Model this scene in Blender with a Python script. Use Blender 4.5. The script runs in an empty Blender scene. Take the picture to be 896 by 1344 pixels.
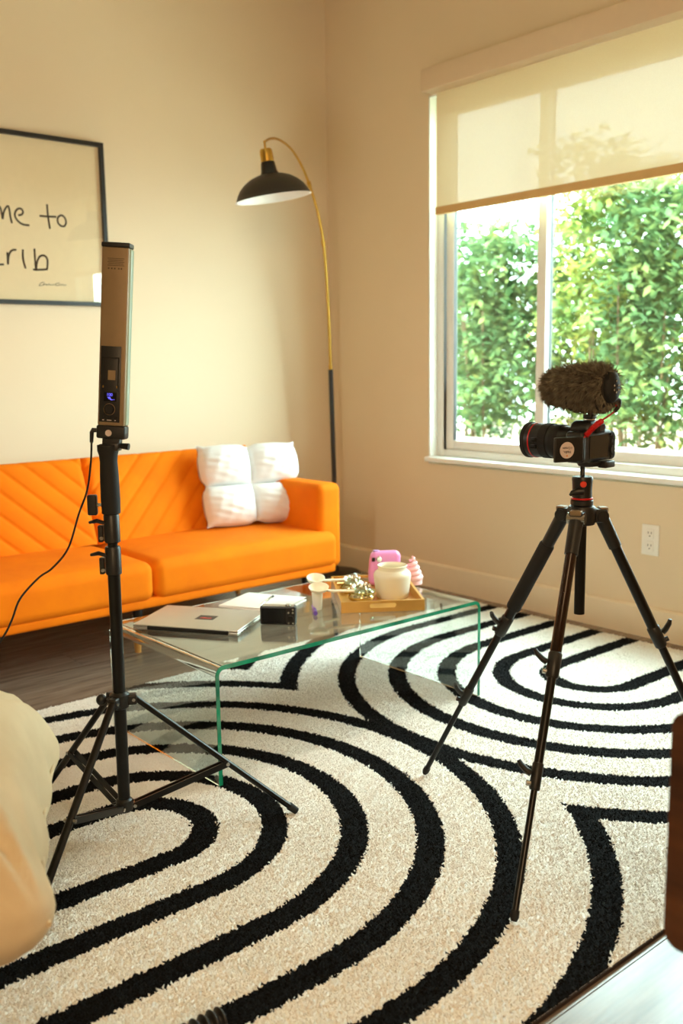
import bpy, bmesh, math, random
import numpy as np
from math import sin, cos, pi, radians as rad
from mathutils import Vector as V, Matrix as MX

random.seed(7); RNG = np.random.default_rng(7)
sc = bpy.context.scene; COL = sc.collection

def lin(r, g, b, a=1.0):
    f = lambda c: (c / 255 / 12.92) if c <= 10 else ((c / 255 + .055) / 1.055) ** 2.4
    return (f(r), f(g), f(b), a)

# ------------------------------------------------------------------ camera, sky, sun, lamps, exposure
cd = bpy.data.cameras.new('camera'); co = bpy.data.objects.new('camera', cd); COL.objects.link(co)
R_ = V((0.76060803, -0.64904849, -0.01454266)); U_ = V((0.11130527, 0.10830234, 0.98786727)); F_ = V((0.63959875, 0.75299845, -0.15461815))
EYE = V((-3.46706609, -4.16038123, 1.15))
co.matrix_world = MX(((R_.x, U_.x, -F_.x, EYE.x), (R_.y, U_.y, -F_.y, EYE.y), (R_.z, U_.z, -F_.z, EYE.z), (0, 0, 0, 1)))
cd.sensor_fit = 'VERTICAL'; cd.sensor_height = 36; cd.lens = 1257.769 * 36 / 1344
cd.clip_start = .02; cd.dof.use_dof = True; cd.dof.focus_distance = 2.35; cd.dof.aperture_fstop = 3.2
sc.camera = co

sc.view_settings.view_transform = 'Standard'; sc.view_settings.look = 'None'
sc.view_settings.gamma = 1; sc.view_settings.exposure = -.47
SKY, SUN, WAND, LAMP = 26.0, 10.0, 170.0, .24

w = bpy.data.worlds.new('sky'); sc.world = w; w.use_nodes = True
bg = w.node_tree.nodes['Background']; bg.inputs['Color'].default_value = (.76, 1.0, .98, 1); bg.inputs['Strength'].default_value = SKY

def light(name, kind, loc, target, energy, color, size=None, size_y=None):
    l = bpy.data.lights.new(name, kind); o = bpy.data.objects.new(name, l); COL.objects.link(o)
    o.location = loc; o.rotation_euler = (V(target) - V(loc)).to_track_quat('-Z', 'Y').to_euler()
    l.energy = energy; l.color = color
    if kind == 'AREA':
        l.size = size
        if size_y: l.shape = 'RECTANGLE'; l.size_y = size_y
    return o
s_ = light('sun', 'SUN', (2, -6, 8), (2.6, -1, 0), SUN, (1, .93, .78)); s_.data.angle = rad(1)
p_ = light('window_portal', 'AREA', (.16, -1.97, 1.5), (-3, -1.97, 1.5), 1, (1, 1, 1), 2.5, 1.8); p_.data.cycles.is_portal = True
WARM = (1.0, .72, .38)
light('ceiling_lamp', 'AREA', (-3.6, -4.6, 3.12), (-3.6, -4.6, 0), 62 * LAMP, WARM, .7)
light('ceiling_lamp', 'AREA', (-1.4, -4.9, 3.12), (-1.4, -4.9, 0), 50 * LAMP, WARM, .7)
light('side_lamp', 'AREA', (-4.3, -5.4, 1.9), (0, -2.2, .5), 330 * LAMP, (1, .66, .36), .9)

# ------------------------------------------------------------------ materials
class NT:
    def __init__(s, name):
        s.m = bpy.data.materials.new(name); s.m.use_nodes = True; s.t = s.m.node_tree; s.t.nodes.clear()
        s.out = s.n('ShaderNodeOutputMaterial')
    def n(s, typ, **k):
        x = s.t.nodes.new(typ)
        for a, b in k.items(): setattr(x, a, b)
        return x
    def l(s, a, b): s.t.links.new(a, b)
    def coords(s, scale=(1, 1, 1), kind='Object', rnd=False):
        tc = s.n('ShaderNodeTexCoord'); mp = s.n('ShaderNodeMapping'); mp.inputs['Scale'].default_value = scale
        s.l(tc.outputs[kind], mp.inputs['Vector'])
        if rnd:
            oi = s.n('ShaderNodeObjectInfo'); mu = s.n('ShaderNodeVectorMath', operation='SCALE'); mu.inputs[0].default_value = (13, 29, 7)
            s.l(oi.outputs['Random'], mu.inputs['Scale']); s.l(mu.outputs[0], mp.inputs['Location'])
        return mp.outputs[0]
    def noise(s, vec, scale, detail=3, rough=.5):
        x = s.n('ShaderNodeTexNoise'); x.inputs['Scale'].default_value = scale; x.inputs['Detail'].default_value = detail
        x.inputs['Roughness'].default_value = rough; s.l(vec, x.inputs['Vector']); return x.outputs['Fac']
    def ramp(s, fac, cols):
        r = s.n('ShaderNodeValToRGB'); e = r.color_ramp.elements
        while len(e) < len(cols): e.new(.5)
        for i, (p, c) in enumerate(cols): e[i].position = p; e[i].color = c
        s.l(fac, r.inputs['Fac']); return r.outputs['Color']
    def bump(s, h, strength, dist=.01):
        b = s.n('ShaderNodeBump'); b.inputs['Strength'].default_value = strength; b.inputs['Distance'].default_value = dist
        s.l(h, b.inputs['Height']); return b.outputs['Normal']
    def bsdf(s, rough=.5, metal=0, **k):
        p = s.n('ShaderNodeBsdfPrincipled'); p.inputs['Roughness'].default_value = rough; p.inputs['Metallic'].default_value = metal
        for a, b in k.items(): p.inputs[a.replace('_', ' ')].default_value = b
        s.l(p.outputs[0], s.out.inputs['Surface']); return p

def mat(name, c, rough=.5, metal=0, var=.06, scale=30, bump=0, bscale=200, kind='Object', **k):
    t = NT(name); p = t.bsdf(rough, metal, **k); v = t.coords(kind=kind)
    f = t.noise(v, scale)
    d = tuple(max(0, x * (1 - var)) for x in c[:3]) + (1,); h = tuple(min(1, x * (1 + var)) for x in c[:3]) + (1,)
    t.l(t.ramp(f, [(.3, d), (.7, h)]), p.inputs['Base Color'])
    if bump: t.l(t.bump(t.noise(v, bscale, 2), bump, .002), p.inputs['Normal'])
    return t.m

M = {}
M['wall'] = mat('wall_paint', lin(226, 207, 176), .55, var=.012, scale=2, bump=.12, bscale=260)
M['ceiling'] = mat('ceiling_paint', lin(236, 228, 208), .8, var=.01)
M['trim'] = mat('trim_paint', lin(233, 218, 190), .4, var=.01)
M['vinyl'] = mat('window_vinyl', lin(238, 240, 236), .35, var=.01)
M['sill'] = mat('sill_paint', lin(242, 244, 240), .3, var=.01)
M['valance'] = mat('valance_face', lin(222, 200, 170), .5, var=.01)
M['bar'] = mat('blind_bar_fabric', lin(214, 178, 118), .7, var=.02)
M['black'] = mat('black_plastic', lin(22, 21, 20), .42, var=.1)
M['black_matte'] = mat('black_rubber', lin(18, 17, 16), .75, var=.1, bump=.2, bscale=600)
M['black_gloss'] = mat('black_enamel', lin(14, 13, 12), .12, var=.05)
M['black_metal'] = mat('black_anodised_metal', lin(24, 23, 22), .28, .4, var=.1)
M['lampblack'] = mat('dark_bronze_enamel', lin(48, 42, 34), .45, .3, var=.08)
M['lampwhite'] = mat('white_enamel', lin(240, 238, 232), .4, var=.02)
M['brass'] = mat('brushed_brass', lin(200, 160, 76), .28, 1, var=.06)
M['steel'] = mat('polished_steel', lin(190, 188, 182), .25, 1, var=.03)
M['silver'] = mat('laptop_aluminium', lin(196, 192, 182), .38, .85, var=.015)
M['white'] = mat('white_plastic', lin(238, 236, 228), .35, var=.01)
M['slot'] = mat('dark_slot', lin(60, 52, 44), .6)
M['paper'] = mat('paper', lin(244, 240, 232), .8, var=.01)
M['artpaper'] = mat('art_paper', lin(236, 218, 184), .8, var=.015)
M['ink'] = mat('black_ink', lin(20, 19, 17), .7)
M['orange'] = None
M['pillow'] = mat('white_cotton', lin(228, 229, 228), .9, var=.015, bump=.25, bscale=90)
M['tray'] = mat('gold_tray_lacquer', lin(206, 156, 76), .35, .35, var=.06, scale=12)
M['cream'] = mat('cream_ceramic', lin(240, 232, 208), .35, var=.02, Subsurface_Weight=.15)
M['pink'] = mat('pink_plastic', lin(232, 150, 208), .3, var=.03)
M['pinklight'] = mat('pale_pink_wax', lin(250, 196, 196), .5, var=.04)
M['chrome'] = mat('champagne_chrome', lin(214, 204, 168), .07, 1, var=.04)
M['chromemint'] = mat('mint_chrome', lin(200, 222, 204), .06, 1, var=.04)
M['mirror'] = mat('mirror_chrome', lin(240, 238, 230), .03, 1, var=.01)
M['purple'] = mat('purple_plastic', lin(120, 76, 190), .3)
M['wandbody'] = mat('brown_grey_anodised', lin(142, 120, 90), .45, .35, var=.05)
M['diffuser'] = mat('pale_teal_acrylic', lin(176, 200, 182), .25, var=.02)
M['red'] = mat('red_rubber', lin(196, 22, 22), .4)
M['redspot'] = mat('red_dot', lin(228, 58, 26), .35)
M['fur'] = mat('grey_brown_fur', lin(112, 103, 86), .9, var=.5, scale=60)
M['furdark'] = mat('dark_fur_base', lin(40, 35, 28), .9)
M['sticker'] = mat('white_sticker', lin(214, 196, 190), .6, var=.01)
M['smallorange'] = mat('orange_print', lin(226, 140, 60), .6)
M['clearbrown'] = mat('glossy_brown_tube', lin(44, 28, 20), .08, .3, var=.2, scale=20)
M['beige'] = None
M['leg'] = mat('honey_wood', lin(206, 140, 60), .4, var=.1)
M['binding'] = mat('rug_binding', lin(44, 30, 22), .9)
M['jute'] = mat('rug_backing', lin(200, 190, 165), .95)
M['screendark'] = mat('dark_lcd', lin(10, 10, 14), .1)
M['lensglass'] = mat('coated_lens', lin(30, 22, 50), .04)
M['trunk'] = mat('brown_stem', lin(104, 84, 60), .9, var=.2)
M['concrete'] = mat('pale_concrete', lin(236, 232, 222), .9, var=.03, scale=6)
M['soil'] = mat('garden_soil', lin(120, 104, 84), 1, var=.2)

def fabric(name, c, c2, fine=500, sheen=.6):
    t = NT(name); p = t.bsdf(.85, 0, Sheen_Weight=sheen, Sheen_Roughness=.4, Specular_IOR_Level=.2); v = t.coords()
    f = t.noise(v, 5, 4, .6); t.l(t.ramp(f, [(.3, c), (.72, c2)]), p.inputs['Base Color'])
    p.inputs['Sheen Tint'].default_value = c2
    t.l(t.bump(t.noise(v, fine, 2), .25, .002), p.inputs['Normal']); return t.m
M['orange'] = fabric('orange_velvet', lin(228, 114, 0), lin(240, 128, 1), sheen=.08)
M['beige'] = fabric('beige_velvet', lin(204, 184, 150), lin(224, 206, 174), sheen=.3)

def floor_mat():
    t = NT('grey_oak_planks'); p = t.bsdf(.24, 0, Specular_IOR_Level=.75); v = t.coords((1.2, 14, 14), rnd=True)
    f = t.noise(v, 3, 5, .6); g = t.noise(t.coords((.6, 3, 3), rnd=True), 2, 2)
    mx = t.n('ShaderNodeMixRGB', blend_type='MULTIPLY'); mx.inputs['Fac'].default_value = .5
    t.l(t.ramp(f, [(.25, lin(96, 82, 70)), (.55, lin(134, 117, 101)), (.8, lin(160, 143, 126))]), mx.inputs[1])
    t.l(t.ramp(g, [(.3, (.6, .6, .6, 1)), (.7, (1, 1, 1, 1))]), mx.inputs[2])
    t.l(mx.outputs[0], p.inputs['Base Color']); t.l(t.bump(f, .12, .002), p.inputs['Normal'])
    return t.m
M['floor'] = floor_mat()
def walnut():
    t = NT('walnut_veneer'); p = t.bsdf(.4); v = t.coords((6, 1, 9))
    f = t.noise(v, 2.2, 5, .6); t.l(t.ramp(f, [(.3, lin(58, 33, 18)), (.55, lin(84, 50, 27)), (.75, lin(104, 64, 36))]), p.inputs['Base Color'])
    return t.m
M['walnut'] = walnut()
def thin_glass(name, face, graze, gl=1.0, ior=1.5):
    t = NT(name); lw = t.n('ShaderNodeLayerWeight'); lw.inputs['Blend'].default_value = .35
    r = t.ramp(lw.outputs['Facing'], [(.35, face), (1, graze)])
    tr = t.n('ShaderNodeBsdfTransparent'); t.l(r, tr.inputs['Color'])
    g = t.n('ShaderNodeBsdfGlossy'); g.inputs['Roughness'].default_value = .01; g.inputs['Color'].default_value = (gl, gl, gl, 1)
    pw_ = t.n('ShaderNodeMath', operation='POWER'); pw_.inputs[1].default_value = 5; l2 = t.n('ShaderNodeLayerWeight'); l2.inputs['Blend'].default_value = .5
    t.l(l2.outputs['Facing'], pw_.inputs[0]); f0 = ((ior - 1) / (ior + 1)) ** 2
    fr = t.n('ShaderNodeMath', operation='MULTIPLY_ADD'); fr.inputs[1].default_value = 1 - f0; fr.inputs[2].default_value = f0; t.l(pw_.outputs[0], fr.inputs[0])
    mx = t.n('ShaderNodeMixShader'); t.l(fr.outputs[0], mx.inputs[0]); t.l(tr.outputs[0], mx.inputs[1]); t.l(g.outputs[0], mx.inputs[2])
    t.l(mx.outputs[0], t.out.inputs['Surface']); return t.m
M['pane'] = thin_glass('window_glass', (.97, .985, .98, 1), (.8, .9, .87, 1))
M['picglass'] = thin_glass('picture_glass', (.98, .98, .97, 1), (.9, .92, .9, 1))
def solid_glass():
    t = NT('table_glass'); g = t.n('ShaderNodeBsdfGlass'); g.inputs['IOR'].default_value = 1.6; g.inputs['Roughness'].default_value = 0; g.inputs['Color'].default_value = (.955, .99, .975, 1)
    t.l(g.outputs[0], t.out.inputs['Surface']); return t.m
M['tableglass'] = solid_glass()
def edge_glass():
    t = NT('green_glass_edge'); p = t.bsdf(.08, 0, Transmission_Weight=.25, Coat_Weight=.6, Coat_Roughness=.05); v = t.coords()
    t.l(t.ramp(t.noise(v, 14, 2), [(.35, lin(14, 128, 94)), (.7, lin(52, 190, 146))]), p.inputs['Base Color']); return t.m
M['edgeglass'] = edge_glass()
def frosted():
    t = NT('frosted_glass'); p = t.bsdf(.5, 0, Subsurface_Weight=.5, Transmission_Weight=.15); v = t.coords()
    p.inputs['Subsurface Radius'].default_value = (.03, .03, .025)
    t.l(t.ramp(t.noise(v, 6, 1), [(.3, lin(240, 232, 206)), (.7, lin(248, 242, 222))]), p.inputs['Base Color']); return t.m
M['frost'] = frosted()
def blind_mat():
    t = NT('blind_fabric'); d = t.n('ShaderNodeBsdfDiffuse'); tr = t.n('ShaderNodeBsdfTranslucent'); mx = t.n('ShaderNodeMixShader')
    v = t.coords((1, 1, 1)); c = t.ramp(t.noise(v, 400, 1), [(.3, lin(240, 228, 190)), (.7, lin(246, 236, 202))])
    t.l(c, d.inputs['Color']); t.l(c, tr.inputs['Color']); mx.inputs[0].default_value = .038
    t.l(d.outputs[0], mx.inputs[1]); t.l(tr.outputs[0], mx.inputs[2]); ts = t.n('ShaderNodeBsdfTransparent'); m3 = t.n('ShaderNodeMixShader'); m3.inputs[0].default_value = .014
    t.l(mx.outputs[0], m3.inputs[1]); t.l(ts.outputs[0], m3.inputs[2]); t.l(m3.outputs[0], t.out.inputs['Surface']); return t.m
M['blind'] = blind_mat()
def emit(name, c, s):
    t = NT(name); e = t.n('ShaderNodeEmission'); e.inputs['Color'].default_value = c; e.inputs['Strength'].default_value = s
    t.l(e.outputs[0], t.out.inputs['Surface']); return t.m
M['led'] = emit('led_panel_glow', (1, .91, .77, 1), WAND)
M['digits'] = emit('blue_digits', (.16, .14, 1, 1), 2.2)
def tuft_mat(name, a, b):
    t = NT(name); p = t.bsdf(.95, 0, Specular_IOR_Level=.15); v = t.coords(kind='Object')
    x = t.n('ShaderNodeMath', operation='ADD'); t.l(t.noise(v, 260, 1), x.inputs[0]); y = t.n('ShaderNodeMath', operation='MULTIPLY_ADD')
    y.inputs[1].default_value = .4; y.inputs[2].default_value = -.2; t.l(t.noise(v, 5, 2), y.inputs[0]); t.l(y.outputs[0], x.inputs[1])
    t.l(t.ramp(x.outputs[0], [(.25, a), (.75, b)]), p.inputs['Base Color']); return t.m
M['tuft_cream'] = tuft_mat('cream_pile', lin(236, 230, 219), lin(249, 246, 239))
M['tuft_black'] = tuft_mat('black_pile', lin(7, 7, 7), lin(18, 18, 18))
def leafmat(name, cols):
    t = NT(name); d = t.n('ShaderNodeBsdfDiffuse'); tr = t.n('ShaderNodeBsdfTranslucent'); mx = t.n('ShaderNodeMixShader'); mx.inputs[0].default_value = .4
    v = t.coords(); f = t.noise(v, 5, 4, .7); c = t.ramp(f, cols)
    t.l(c, d.inputs['Color']); t.l(c, tr.inputs['Color']); t.l(d.outputs[0], mx.inputs[1]); t.l(tr.outputs[0], mx.inputs[2]); t.l(mx.outputs[0], t.out.inputs['Surface']); return t.m
M['leaf'] = leafmat('green_leaves', [(.3, lin(66, 92, 66)), (.5, lin(100, 132, 88)), (.66, lin(146, 156, 92)), (.8, lin(168, 144, 94))])
M['leaf_yellow'] = leafmat('yellow_green_leaves', [(.28, lin(78, 106, 66)), (.45, lin(118, 142, 78)), (.6, lin(172, 172, 88)), (.8, lin(178, 150, 94))])

# ------------------------------------------------------------------ mesh builder
def worldloc(o):
    p = V((0, 0, 0))
    while o: p += o.location; o = o.parent
    return p
def tag(o, label=None, cat=None, group=None, kind=None):
    for k, v in (('label', label), ('category', cat), ('group', group), ('kind', kind)):
        if v: o[k] = v
    return o
def thing(name, label, cat, loc, group=None, kind=None):
    o = bpy.data.objects.new(name, None); COL.objects.link(o); o.location = loc; o.empty_display_size = .05
    return tag(o, label, cat, group, kind)

class B:
    def __init__(s, M0=None): s.v = []; s.f = []; s.mi = []; s.M = M0 or MX.Identity(4); s.cur = 0
    def add(s, vs, fs):
        b = len(s.v); s.v += [s.M @ V(x) for x in vs]; s.f += [[i + b for i in f] for f in fs]; s.mi += [s.cur] * len(fs); return s
    def box(s, c, h, R=None):
        vs = []
        for x in (-1, 1):
            for y in (-1, 1):
                for z in (-1, 1):
                    p = V((x * h[0], y * h[1], z * h[2])); vs.append((R @ p if R else p) + V(c))
        return s.add(vs, [(0, 1, 3, 2), (4, 6, 7, 5), (0, 4, 5, 1), (2, 3, 7, 6), (0, 2, 6, 4), (1, 5, 7, 3)])
    def rbox(s, c, h, r, k=2, m=1, R=None, fn=None):
        r = min(r, min(h) * .999)
        def ax(hh):
            a = [-(hh - r) - r * math.tan(rad(45) * (k - i) / k) for i in range(k)]
            mid = [-(hh - r) + 2 * (hh - r) * i / m for i in range(m + 1)]
            return a + mid + [-x for x in reversed(a)]
        A = [ax(x) for x in h]
        for d in range(3):
            u, v = (d + 1) % 3, (d + 2) % 3
            for sg in (-1, 1):
                vs = []; fs = []; nu, nv = len(A[u]), len(A[v])
                for i in range(nu):
                    for j in range(nv):
                        p = [0, 0, 0]; p[d] = sg * h[d]; p[u] = A[u][i]; p[v] = A[v][j]; p = V(p)
                        q = V([max(-(h[e] - r), min(h[e] - r, p[e])) for e in range(3)]); dd = p - q
                        if dd.length > 1e-9: p = q + dd.normalized() * r
                        if fn: p = fn(p)
                        vs.append((R @ p if R else p) + V(c))
                for i in range(nu - 1):
                    for j in range(nv - 1):
                        f = (i * nv + j, (i + 1) * nv + j, (i + 1) * nv + j + 1, i * nv + j + 1)
                        fs.append(f if sg > 0 else f[::-1])
                s.add(vs, fs)
        return s
    def tube(s, pts, rr, seg=12, cap=True, flat=1.0, up=None):
        pts = [V(p) for p in pts]; n = len(pts); rr = rr if isinstance(rr, (list, tuple)) else [rr] * n
        T = [(pts[min(i + 1, n - 1)] - pts[max(i - 1, 0)]).normalized() for i in range(n)]
        a = V(up) if up else (V((0, 0, 1)) if abs(T[0].z) < .9 else V((1, 0, 0)))
        N = (a - T[0] * a.dot(T[0])).normalized(); vs = []; fs = []
        for i in range(n):
            N = (N - T[i] * N.dot(T[i])).normalized(); Bn = T[i].cross(N)
            for j in range(seg):
                t = 2 * pi * j / seg; vs.append(pts[i] + (N * cos(t) * flat + Bn * sin(t)) * rr[i])
        for i in range(n - 1):
            for j in range(seg):
                k = (j + 1) % seg; fs.append((i * seg + j, i * seg + k, (i + 1) * seg + k, (i + 1) * seg + j))
        if cap: fs.append(tuple(range(seg))[::-1]); fs.append(tuple((n - 1) * seg + j for j in range(seg)))
        return s.add(vs, fs)
    def cyl(s, a, b, r, r2=None, seg=16): return s.tube([a, b], [r, r if r2 is None else r2], seg)
    def lathe(s, prof, c=(0, 0, 0), axis=(0, 0, 1), seg=32, cap=False, sq=(1, 1)):
        q = V((0, 0, 1)).rotation_difference(V(axis)).to_matrix(); vs = []; fs = []; n = len(prof)
        for r, z in prof:
            for j in range(seg):
                t = 2 * pi * j / seg; vs.append(q @ V((r * cos(t) * sq[0], r * sin(t) * sq[1], z)) + V(c))
        for i in range(n - 1):
            for j in range(seg):
                k = (j + 1) % seg; fs.append((i * seg + j, i * seg + k, (i + 1) * seg + k, (i + 1) * seg + j))
        if cap: fs.append(tuple(range(seg))[::-1]); fs.append(tuple((n - 1) * seg + j for j in range(seg)))
        return s.add(vs, fs)
    def ball(s, c, r, seg=14, rings=8, sc3=(1, 1, 1), R=None):
        vs = []; fs = []
        for i in range(rings + 1):
            a = pi * i / rings
            for j in range(seg):
                t = 2 * pi * j / seg; p = V((r * sin(a) * cos(t) * sc3[0], r * sin(a) * sin(t) * sc3[1], -r * cos(a) * sc3[2]))
                vs.append((R @ p if R else p) + V(c))
        for i in range(rings):
            for j in range(seg):
                k = (j + 1) % seg; fs.append((i * seg + j, i * seg + k, (i + 1) * seg + k, (i + 1) * seg + j))
        return s.add(vs, fs)
    def prism(s, poly, o, ux, uy, d):          # polygon in plane (ux,uy) at o, extruded by vector d
        o, ux, uy, d = V(o), V(ux), V(uy), V(d); n = len(poly)
        vs = [o + ux * a + uy * b for a, b in poly] + [o + ux * a + uy * b + d for a, b in poly]
        return s.add(vs, [tuple(range(n))[::-1], tuple(range(n, 2 * n))] + [(i, (i + 1) % n, (i + 1) % n + n, i + n) for i in range(n)])
    def build(s, name, m, parent=None, smooth=40, merge=True, keep=None):
        me = bpy.data.meshes.new(name); o = bpy.data.objects.new(name, me); COL.objects.link(o)
        w = worldloc(parent) if parent else V((0, 0, 0))
        if parent: o.parent = parent
        elif keep is None:
            lo = [min(v[i] for v in s.v) for i in range(3)]; hi = [max(v[i] for v in s.v) for i in range(3)]
            o.location = w = V(((lo[0] + hi[0]) / 2, (lo[1] + hi[1]) / 2, lo[2]))
        me.from_pydata([tuple(v - w) for v in s.v], [], s.f)
        ms = m if isinstance(m, (list, tuple)) else [m]
        for x in ms: me.materials.append(x)
        if len(ms) > 1: me.polygons.foreach_set('material_index', s.mi)
        if merge:
            bm = bmesh.new(); bm.from_mesh(me); bmesh.ops.remove_doubles(bm, verts=bm.verts, dist=2e-6)
            bmesh.ops.recalc_face_normals(bm, faces=bm.faces); bm.to_mesh(me); bm.free()
        if smooth:
            me.polygons.foreach_set('use_smooth', [True] * len(me.polygons)); me.set_sharp_from_angle(angle=rad(smooth))
        return o

def crom(P, n=8):
    P = [V(p) for p in P]; out = []
    for i in range(len(P) - 1):
        a, b, c, d = P[max(i - 1, 0)], P[i], P[i + 1], P[min(i + 2, len(P) - 1)]
        for k in range(n):
            t = k / n; out.append(.5 * (2 * b + (c - a) * t + (2 * a - 5 * b + 4 * c - d) * t * t + (3 * b - a - 3 * c + d) * t ** 3))
    return out + [P[-1]]
def frame(x, z, o=(0, 0, 0)):                  # matrix with columns x, y=z×x, z and origin o
    x = V(x).normalized(); z = V(z); z = (z - x * z.dot(x)).normalized(); y = z.cross(x)
    return MX(((x.x, y.x, z.x, o[0]), (x.y, y.y, z.y, o[1]), (x.z, y.z, z.z, o[2]), (0, 0, 0, 1)))
def text(body, size, Mw, m, name, parent, ext=.0002):
    cu = bpy.data.curves.new(name, 'FONT'); cu.body = body; cu.size = size; cu.align_x = 'CENTER'; cu.align_y = 'CENTER'; cu.extrude = ext
    t = bpy.data.objects.new(name, cu); COL.objects.link(t); bpy.context.view_layer.update()
    me = bpy.data.meshes.new_from_object(t.evaluated_get(bpy.context.evaluated_depsgraph_get())); bpy.data.objects.remove(t)
    w = worldloc(parent); me.transform(MX.Translation(-w) @ Mw); me.materials.clear(); me.materials.append(m)
    o = bpy.data.objects.new(name, me); COL.objects.link(o); o.parent = parent; return o
def struct(o, label, cat): return tag(o, label, cat, kind='structure')

# ------------------------------------------------------------------ room shell
XL, YN, ZC = -6.8, -8.0, 3.2
W0, W1, WB, WT = -3.2, -.765, .657, 2.40      # window opening on the right wall (x = 0)
b = B(); b.box((XL / 2, .06, ZC / 2), (-XL / 2, .06, ZC / 2)); struct(b.build('wall_left', M['wall'], smooth=0), 'cream painted wall behind the orange sofa', 'wall')
b = B()
b.box((.08, (W1 + .12) / 2, ZC / 2), (.08, (.12 - W1) / 2, ZC / 2)); b.box((.08, (YN + W0) / 2, ZC / 2), (.08, (W0 - YN) / 2, ZC / 2))
b.box((.08, (W0 + W1) / 2, WB / 2 - .01), (.08, (W1 - W0) / 2, WB / 2 - .01)); b.box((.08, (W0 + W1) / 2, (WT + ZC) / 2), (.08, (W1 - W0) / 2, (ZC - WT) / 2))
struct(b.build('wall_right', M['wall'], smooth=0), 'cream painted wall with the wide window', 'wall')
b = B(); b.box((XL - .06, YN / 2, ZC / 2), (.06, -YN / 2, ZC / 2)); struct(b.build('wall_far_side', M['wall'], smooth=0), 'cream wall out of view beside the beige chair', 'wall')
b = B(); b.box((XL / 2, YN - .06, ZC / 2), (-XL / 2, .06, ZC / 2)); struct(b.build('wall_near', M['wall'], smooth=0), 'cream wall behind the viewer', 'wall')
b = B(); b.box((XL / 2, YN / 2, ZC + .06), (-XL / 2 + .2, -YN / 2 + .2, .06)); struct(b.build('ceiling', M['ceiling'], smooth=0), 'plain pale ceiling above the room', 'ceiling')
b = B(); b.box((XL / 2, YN / 2, -.05), (-XL / 2, -YN / 2, .0435)); fl = b.build('floor', M['slot'], smooth=0)
struct(fl, 'grey brown wood plank floor around the rug', 'floor')
pw = .19; ny = int(-YN / pw) + 1
for j in range(ny):
    y1 = -j * pw; y0 = max(YN, y1 - pw); x = XL; first = True
    while x < -.001:
        L = (.3 + .9 * ((j * 37 % 10) / 10)) if first else 1.5
        first = False; x1 = min(0, x + L); e = .0012
        if 0 - x1 < .1: x1 = 0
        q = B(); q.box(((x + x1) / 2, (y0 + y1) / 2, -.0035), ((x1 - x) / 2 - e, (y1 - y0) / 2 - e, .0035))
        o = q.build('plank', M['floor'], fl, smooth=0, merge=False)
        c = V(((x + x1) / 2, (y0 + y1) / 2, -.0035)); o.data.transform(MX.Translation(worldloc(fl) - c)); o.location = c - worldloc(fl)
        x = x1
def baseboard(name, lab, prof, o, ux, d):
    b = B(); b.prism(prof, o, ux, (0, 0, 1), d); return struct(b.build(name, M['trim'], smooth=0), lab, 'baseboard')
bp = [(0, 0), (.015, 0), (.015, .122), (.008, .13), (0, .13)]
baseboard('baseboard_right', 'cream baseboard running below the window', bp, (0, YN, 0), (-1, 0, 0), (0, -YN - .015, 0))
baseboard('baseboard_left', 'cream baseboard behind the orange sofa', bp, (XL, 0, 0), (0, -1, 0), (-XL, 0, 0))

# window: reveal lining, frame, sashes, panes
wn = thing('window_1', 'wide white vinyl sliding window above the tripod camera', 'window', (.08, (W0 + W1) / 2, WB), kind='structure')
b = B(); b.box((.075, W1 - .004, (WB + WT) / 2), (.073, .004, (WT - WB) / 2)); b.box((.075, W0 + .004, (WB + WT) / 2), (.073, .004, (WT - WB) / 2))
b.box((.075, (W0 + W1) / 2, WT - .004), (.073, (W1 - W0) / 2, .004)); b.build('reveal', M['vinyl'], wn, 0)
b = B(); b.rbox((.045, (W0 + W1) / 2, WB + .004), (.075, (W1 - W0) / 2 + .004, .012), .006, 2, 1); b.build('sill', M['sill'], wn)
fx0, fx1 = .055, .125; zb, zt = WB + .016, WT - .008; ya, yb = W0 + .008, W1 - .008
b = B(); fw = .042
for (y0, y1, z0, z1) in ((yb - fw, yb, zb, zt), (ya, ya + fw, zb, zt), (ya + fw, yb - fw, zb, zb + .035), (ya + fw, yb - fw, zt - .04, zt)):
    b.rbox(((fx0 + fx1) / 2, (y0 + y1) / 2, (z0 + z1) / 2), ((fx1 - fx0) / 2, (y1 - y0) / 2, (z1 - z0) / 2), .004, 1, 1)
b.build('window_frame', M['vinyl'], wn)
st = [(yb - fw - .002, -1.425), (-1.365, -2.645), (-2.585, ya + fw + .002)]
for i, (y1, y0) in enumerate(st):
    sx = .085 if i != 1 else .108; hx = .014; b = B(); sw = .05 if i != 1 else .06; z0, z1 = zb + .036, zt - .041
    for (p, q, r_, s) in ((y1 - sw, y1, z0, z1), (y0, y0 + sw, z0, z1), (y0 + sw, y1 - sw, z0, z0 + .045), (y0 + sw, y1 - sw, z1 - .045, z1)):
        b.rbox((sx, (p + q) / 2, (r_ + s) / 2), (hx, (q - p) / 2, (s - r_) / 2), .003, 1, 1)
    sh = b.build('sash', M['vinyl'], wn)
    b = B(); b.box((sx, (y0 + y1) / 2, (z0 + z1) / 2), (.003, (y1 - y0) / 2 - sw + .002, (z1 - z0) / 2 - .043)); b.build('pane', M['pane'], sh, 0)

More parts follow.
